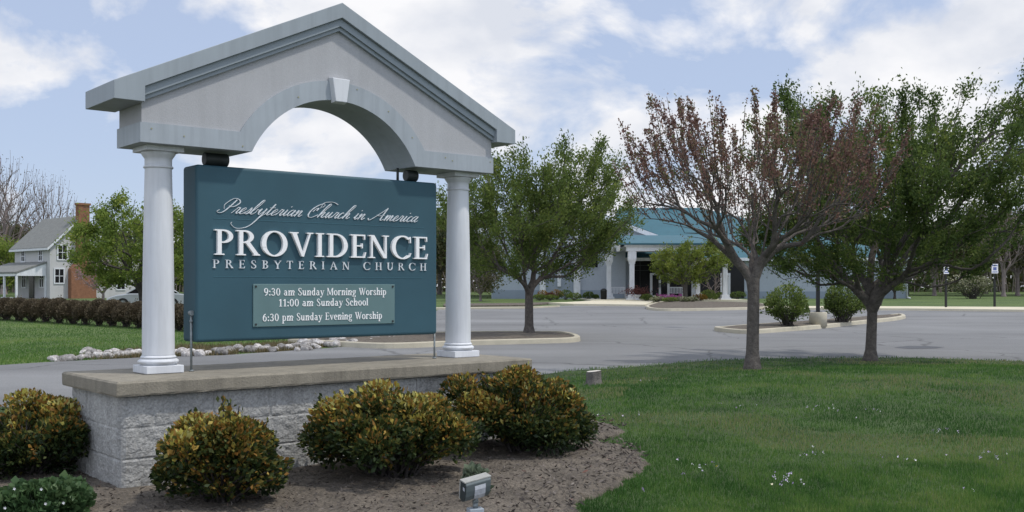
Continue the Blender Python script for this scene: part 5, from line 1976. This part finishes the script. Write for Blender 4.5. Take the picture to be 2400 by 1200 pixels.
for sx in (-1, 1):
    g1, g2 = gc_ + sx * (gx1 - gc_ + .003), gc_ + sx * (gx1 - gc_ + oh - .1)
    z1, z2 = evw - .02, pk - slp * (gx1 - gc_ + oh - .1) - .02
    mb.prism([(g1, z2 - .3), (g2, z2 - .3), (g2, z2), (g1, z1)], CY - .5, CY + .4, fr0)
mb.build('gable_return', M['wallgrey'], church)
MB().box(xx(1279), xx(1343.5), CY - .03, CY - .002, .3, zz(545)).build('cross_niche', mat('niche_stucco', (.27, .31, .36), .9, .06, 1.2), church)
for p0, p1 in ((1264.5, 1278.5), (1344, 1359.5)):
    mb = MB()
    mb.box(xx(p0), xx(p1), CY - .35, CY - .031, .3, zz(535))
    mb.box(xx(p0) + .12, xx(p1) - .12, CY - .40, CY - .351, .5, zz(545))
    mb.build('pilaster', M['white'], church)
mb = MB()
mb.box(xx(1306.3), xx(1314.5), CY - .25, CY - .031, zz(671.5), zz(526))
mb.box(xx(1288), xx(1306.2), CY - .25, CY - .031, zz(572), zz(564))
mb.box(xx(1314.6), xx(1343), CY - .25, CY - .36 + .115, zz(572), zz(564))
mb.build('cross', M['white'], church)


def opening(p0, p1, t0, b0, Y=CY):
    mb = MB()
    x0, x1, z1, z0 = xx(p0, Y), xx(p1, Y), zz(t0, Y), zz(b0, Y)
    for (a, b, c_, d_) in ((x0 - .08, x0, z0 - .08, z1 + .08), (x1, x1 + .08, z0 - .08, z1 + .08), (x0, x1, z1, z1 + .08), (x0, x1, z0 - .08, z0)):
        mb.box(a, b, Y - .10, Y - .003, c_, d_)
    w_ = mb.build('window', M['wallgrey'], church)
    MB().box(x0, x1, Y - .05, Y - .004, z0, z1).build('pane', M['glassdark'], w_)


opening(1365, 1401, 575, 627)
opening(1222, 1258, 575, 627)
# main body behind the portico
my0, my1 = 89.0, 104.0
mx0, mx1 = gx1 + .01, xx(2128, 89)
me_ = zz(602, 89)
MB().box(mx0, mx1, my0, my1, .3, me_).build('wall', M['wallgrey'], church)
MB().box(xx(1746, 89), mx1 - .05, my0 - .05, my0 - .003, .3, zz(683, 89)).build('base_band', M['wallband'], church)
mb = MB()
rz1 = zz(487, 97)
x0_, x1_ = xx(1405, 97), mx1 + .6
y0_, y1_ = my0 - .8, my1 + .8
ez = me_ - .1
rx0, rx1 = xx(1450, 97), xx(1640, 97)
vs = [(x0_, y0_, ez), (x1_, y0_, ez), (x1_, y1_, ez), (x0_, y1_, ez), (rx0, 97, rz1), (rx1, 97, rz1)]
vs += [(x0_, y0_, ez - .25), (x1_, y0_, ez - .25), (x1_, y1_, ez - .25), (x0_, y1_, ez - .25)]
mb.add(vs, [(0, 1, 5, 4), (1, 2, 5), (2, 3, 4, 5), (3, 0, 4)])
mr_ = mb.build('roof', M['tealroof'], church)
mb = MB()
mb.add(vs, [(0, 6, 7, 1), (1, 7, 8, 2), (2, 8, 9, 3), (3, 9, 6, 0), (6, 9, 8, 7)])
mb.build('fascia', M['white'], church)
MB().box(xx(1553, 97), xx(1594, 97), 96.6, 97.4, rz1 - .05, rz1 + .22).build('ridge_vent', M['white'], mr_)
mb = MB()
mb.tube((mx1 - .12, my0 - .09, .9), (mx1 - .12, my0 - .09, me_ - .1), .06, n=8)
mb.tube((mx1 - .12, my0 - .09, .92), (mx1 + .12, my0 - .3, .82), .06, n=8)
mb.build('downspout', M['white'], church)
# glazing
gy = my0
mb = MB()
mb.box(xx(1484, gy), xx(1619, gy), gy - .06, gy - .003, cz0, zz(604, gy))
gl = mb.build('glazing', M['glassdark'], church)
MB().box(xx(1635, gy), xx(1744, gy), gy - .06, gy - .003, cz0, zz(604, gy)).build('glazing', M['glassdark'], church)
mb = MB()
for px in (1500, 1524.5, 1585, 1603):
    mb.box(xx(px - .45, gy), xx(px + .45, gy), gy - .085, gy - .061, cz0, zz(604, gy))
for py in (622, 634):
    mb.box(xx(1484, gy), xx(1619, gy), gy - .080, gy - .061, zz(py + .5, gy), zz(py - .5, gy))
mb.build('mullions', M['iron'], gl)


def double_door(p0, p1, top):
    Y = gy - .13
    xs_ = [xx(p0, gy), xx((p0 + p1) / 2, gy), xx(p1, gy)]
    z1 = zz(top, gy)
    mb = MB()
    for (a, b, c_, d_) in ((xs_[0] - .07, xs_[0] + .04, cz0, z1), (xs_[2] - .04, xs_[2] + .07, cz0, z1), (xs_[0] + .041, xs_[2] - .041, z1 - .08, z1)):
        mb.box(a, b, Y - .02, gy - .061, c_, d_)
    mb.build('door_frame', M['white'], church)
    for i in range(2):
        a, b = xs_[i] + .05, xs_[i + 1] - .01
        if i:
            a, b = xs_[i] + .01, xs_[i + 1] - .05
        mb = MB()
        for (p, q_, c_, d_) in ((a, a + .08, cz0 + .02, z1 - .09), (b - .08, b, cz0 + .02, z1 - .09), (a + .08, b - .08, z1 - .17, z1 - .09), (a + .08, b - .08, cz0 + .02, cz0 + .22)):
            mb.box(p, q_, Y - .01, Y + .04, c_, d_)
        d_o = mb.build('door', M['white'], church)
        MB().box(a + .08, b - .08, Y + .01, Y + .025, cz0 + .22, z1 - .17).build('pane', M['glassdark'], d_o)
        hx = b - .05 if i == 0 else a + .05
        MB().tube((hx, Y - .05, cz0 + .9), (hx, Y - .05, cz0 + 1.25), .025, n=8).build('handle', M['galv'], d_o)


double_door(1525, 1567, 640)
double_door(1690, 1709, 640)
MB().box(xx(1619.5, gy), xx(1634.5, gy), gy - .35, gy - .003, .3, zz(604, gy)).build('pier', M['wallgrey'], church)
MB().box(xx(1632, gy), xx(1635.5, gy), gy - .48, gy - .355, .3, zz(620, gy)).build('pilaster', M['white'], church)
# portico
PA, PB, PC = (xx(1427, 83), 83.0), (xx(1481, 78), 78.0), (xx(1699, 78.5), 78.5)
PD = (PC[0] + PA[0] - PB[0], 83.0)
pz = zz(589, 78)


def pcolumn(x, y):
    z0 = float(plane_z(y)) + .1
    mb = MB()
    s_ = .18
    for (hw, a, b) in ((.40, z0, z0 + .18), (.30, z0 + .181, z0 + .42), (.175, z0 + .421, pz - .95), (.22, pz - .949, pz - .86)):
        mb.box(x - hw, x + hw, y - hw, y + hw, a, b)
    c_ = mb.build('portico_column', M['white'], church, bevel=.015)
    mb = MB()
    vs = [(x + sx * hw, y + sy * hw, z) for hw, z in ((.21, pz - .858), (.30, pz - .62), (.30, pz - .002)) for sx, sy in ((-1, -1), (1, -1), (1, 1), (-1, 1))]
    mb.add(vs, [(i * 4 + k, i * 4 + (k + 1) % 4, i * 4 + 4 + (k + 1) % 4, i * 4 + 4 + k) for i in range(2) for k in range(4)] + [(8, 9, 10, 11), (3, 2, 1, 0)])
    mb.build('capital', M['white'], c_)


for p_ in (PA, PB, PC, PD):
    pcolumn(*p_)
x0_, x1_ = PB[0] - .45, PC[0] + .45
xa_ = PA[0] - .1
mb = MB()
mb.box(x0_, x1_, 77.65, 78.25, pz, pz + .34)
mb.box(x0_ - .15, x1_ + .15, 77.5, 78.3, pz + .341, pz + .46)
mb.build('portico_beam', M['white'], church)
mb = MB()
rzp = zz(555, 80.5)
fr1 = lambda a, b, c_: (b, a, c_)
mb.prism([(77.3, pz + .47), (80.5, rzp), (80.5, rzp + .12), (77.3, pz + .59)], xa_ + .2, x1_ + .35, fr1)
mb.prism([(83.7, pz + .47), (80.5, rzp), (80.5, rzp + .12), (83.7, pz + .59)], xa_ + .2, x1_ + .35, fr1)
mb.build('portico_roof', M['tealroof'], church)
mb = MB()
arch_ = [(77.6, pz), (77.3, pz + .46), (80.5, rzp - .01), (83.7, pz + .46), (83.4, pz), (82.6, pz)] + [(80.5 + 2.1 * math.cos(a), pz - .0 + .42 * math.sin(a)) for a in np.linspace(.0, PI, 12)] + [(78.4, pz)]
mb.prism(arch_, xa_ + .25, xa_ + .42, fr1)
mb.build('portico_gable', M['white'], church)
MB().box(xa_ + .45, x1_, 78.3, 88.9, pz + .30, pz + .36).build('portico_ceiling', M['wallgrey'], church)
mb = MB().box(x1_ - .3, x1_, 78.3, 83.5, pz, pz + .3)
mb.build('portico_beam', M['white'], church)
tag(MB().box(PB[0] - 3.2, PC[0] + 1.5, 76.5, 88.9, .3, cz0 - .02).build('entrance_paving', M['sidewalk']), kind='structure')


# ------------------------------------------------------------------ furniture and planting by the entrance
def bench(px, Y, label, w=1.3):
    q = at(px, 700, Y)
    t = thing('garden_bench', label, 'bench', (q.x, Y, cz0 - .02), 0)
    mb = MB()
    for i in range(5):
        mb.box(-w / 2, w / 2, -.25 + i * .1, -.17 + i * .1, .42, .45)
    mb.build('seat', M['white'], t)
    mb = MB()
    for i in range(10):
        x = -w / 2 + .05 + (w - .1) * i / 9
        mb.box(x - .03, x + .03, .245, .275, .451, .88)
    mb.box(-w / 2, w / 2, .24, .28, .881, .95)
    mb.build('backrest', M['white'], t)
    for s in (-1, 1):
        mb = MB()
        mb.box(s * w / 2 - .03, s * w / 2 + .03, -.25, -.19, 0, .418)
        mb.box(s * w / 2 - .03, s * w / 2 + .03, .20, .26, 0, .418)
        mb.build('leg', M['white'], t)
        MB().box(s * w / 2 - .035, s * w / 2 + .035, -.25, .24, .62, .66).build('armrest', M['white'], t)


bench(1450, 84.5, 'white slatted bench left of the front portico column', 1.15)
bench(1584, 86.5, 'white slatted bench right of the open glass doors', 1.2)
q = at(1415, 700, 80.5)
t = thing('litter_bin', 'dark rounded litter bin beside the left portico column', 'bin', (q.x, 80.5, float(plane_z(80.5)) + .125))
MB().lathe([(.20, 0), (.24, .05), (.25, .62), (.26, .64), (.24, .72), (.16, .80), (.08, .84)], 0, 0, 24).build('bin_body', M['pole'], t)
MB().box(-.12, .12, -.262, -.235, .66, .76).build('opening', M['iron'], t)
t = thing('planter', 'white pedestal planter overflowing with dark red foliage by the front column', 'planter', (xx(1494, 76.9), 76.9, float(plane_z(76.9)) + .1))
MB().lathe([(.22, 0), (.22, .06), (.10, .12), (.10, .22), (.26, .40), (.30, .46), (.24, .46)], 0, 0, 24).build('urn', M['white'], t)
rng = np.random.default_rng(17)
c_ = rng.normal(0, 1, (900, 3)) * np.array((.42, .3, .15)) + np.array((0, 0, .68))
np_mesh('foliage', leaf_verts(c_, .11, rng, .6), 4, M['leaf_maroon'], t, tint=rng.random(900))


def small_shrub(px, Y, rx, h, leafm, label, seed, nl=900, size=.09, zoff=.02, ry=None, cat='shrub', name='border_shrub', group=None):
    q = at(px, 700, Y)
    q.z = float(plane_z(Y)) + zoff
    return shrub(name, label, cat, q, rx, ry or rx, h, nl, size, leafm, seed, shoots=24, group=group, spike=.1, lumps=4)


small_shrub(1272, 84.5, .55, .75, M['leaf_gold'], 'gold and rust shrub left of the cross, nearest the tree trunk', 301)
small_shrub(1290, 84.0, .5, .62, M['leaf_maroon'], 'dark rust-red shrub under the white cross', 302)
small_shrub(1306, 84.5, .6, .80, M['leaf_gold'], 'gold shrub right under the foot of the white cross', 303)
small_shrub(1264, 81.5, .6, .5, M['leaf_green'], 'low green shrub in front of the gold shrub by the tree trunk', 304)
small_shrub(1290, 81.5, .7, .5, M['leaf_green'], 'low green shrub in front of the rust-red shrub', 305)
small_shrub(1326, 84, .6, .85, M['leaf_deep'], 'dark green shrub between the cross and the right pilaster', 306)
small_shrub(1345, 82, .7, .6, M['leaf_green'], 'green shrub before the foot of the right pilaster', 307)
small_shrub(1378, 84, .5, .65, M['leaf_deep'], 'dark green shrub under the church window', 308)
small_shrub(1396, 84, .32, .45, M['leaf_deep'], 'smallest dark green shrub, beside the litter bin', 309)
small_shrub(1660, 84, .75, .85, M['leaf_green'], 'olive shrub at the second pair of church doors', 310)
small_shrub(1664, 78, .62, .62, M['leaf_deep'], 'round blackish shrub on the island beside the ornamental tree', 311)
small_shrub(1690, 84.5, .6, .6, M['leaf_deep'], 'dark shrub left of the right portico column', 312)
small_shrub(1728, 84.5, .7, .7, M['leaf_deep'], 'dark shrub right of the right portico column', 313)
small_shrub(1541, 71.5, .62, .42, M['leaf_white'], 'cream flowering low shrub at the left end of the church island', 314, zoff=.14)
small_shrub(1572, 70.8, .62, .36, M['leaf_green'], 'green low shrub in the middle of the church island', 315, zoff=.14)
small_shrub(1600, 70.8, .55, .40, M['leaf_white'], 'cream flowering low shrub right in front of the ornamental tree trunk', 316, zoff=.14)
small_shrub(1622, 71.5, .5, .40, M['leaf_white'], 'cream flowering low shrub at the right of the church island', 317, zoff=.14)
small_shrub(1545, 75.5, .5, .5, M['leaf_maroon'], 'rusty low shrub in front of the glass doors', 318, zoff=.1)
small_shrub(1516, 76, .5, .55, M['leaf_green'], 'green shrub left of the glass doors', 319, zoff=.1)
small_shrub(1640, 75.5, .6, .5, M['leaf_gold'], 'ochre low shrub beside the grey pier', 320, zoff=.1)
rng = np.random.default_rng(18)
c_ = np.stack([rng.uniform(xx(1540, 75), xx(1599, 75), 1500), rng.normal(75, .2, 1500), float(plane_z(75)) + .25 + np.abs(rng.normal(0, .14, 1500))], 1)
tag(np_mesh('flower_bed', leaf_verts(c_, .09, rng, .8), 4, M['leaf_magenta'], tint=rng.random(1500)), 'bank of bright pink flowers in front of the church doors', 'flowers', kind='stuff')
# a bare shrub trained against the right-hand glazing
t = thing('bare_shrub', 'pale leafless shrub in front of the right-hand dark glazing', 'shrub', (xx(1672, 84), 84, float(plane_z(84))))
rng = np.random.default_rng(19)
tg_ = crown_targets(60, rng, vase(1.3, .5, 2.6, low=.5, top=.6))
pos, par, r, dirs, tips = grow(tg_, .35, .5, rng, .05, r0=.014, step=.3)
skeleton_mesh('stems', pos, par, r, M['bare'], t)


# ------------------------------------------------------------------ the far wood, one mass behind everything
rng = np.random.default_rng(23)
n = 90000
px = rng.uniform(-150, 2700, n)
Yw = rng.uniform(122, 150, n)
xw = (px - 1200) / F * Yw
top = 4.2 + 3.2 * vnoise(xw * .16, Yw * .1, 41) + 2.0 * vnoise(xw * .55, Yw * .3, 42) + 1.2 * vnoise(xw * 1.7, Yw, 43)
top *= np.where((px > 330) & (px < 1000), .8, 1)
zw = plane_z(Yw) + top * rng.beta(1.3, 1.05, n)
kindv = vnoise(xw * .22 + 3, Yw * .12, 44)
tint = np.clip(.1 + .85 * kindv + rng.normal(0, .13, n), 0, 1)
v = leaf_verts(np.stack([xw, Yw, zw], 1), .62, rng, .6)
tag(np_mesh('far_wood', v, 4, M['leaf_wood'], tint=tint), 'far mixed wood of green and bare brown trees behind church and house', 'wood', kind='stuff')
n = 420
px = rng.uniform(-100, 2600, n)
Yw = rng.uniform(118, 128, n)
mb = MB()
for a, b in zip(px, Yw):
    x_ = (a - 1200) / F * b
    mb.tube((x_, b, float(plane_z(b)) - .2), (x_ + rng.normal(0, .9), b, float(plane_z(b)) + rng.uniform(2, 5.5)), .055, .02, n=4)
tag(mb.build('far_trunks', M['bare'], fix=False), 'pale slender trunks along the front of the far wood', 'wood', kind='stuff')
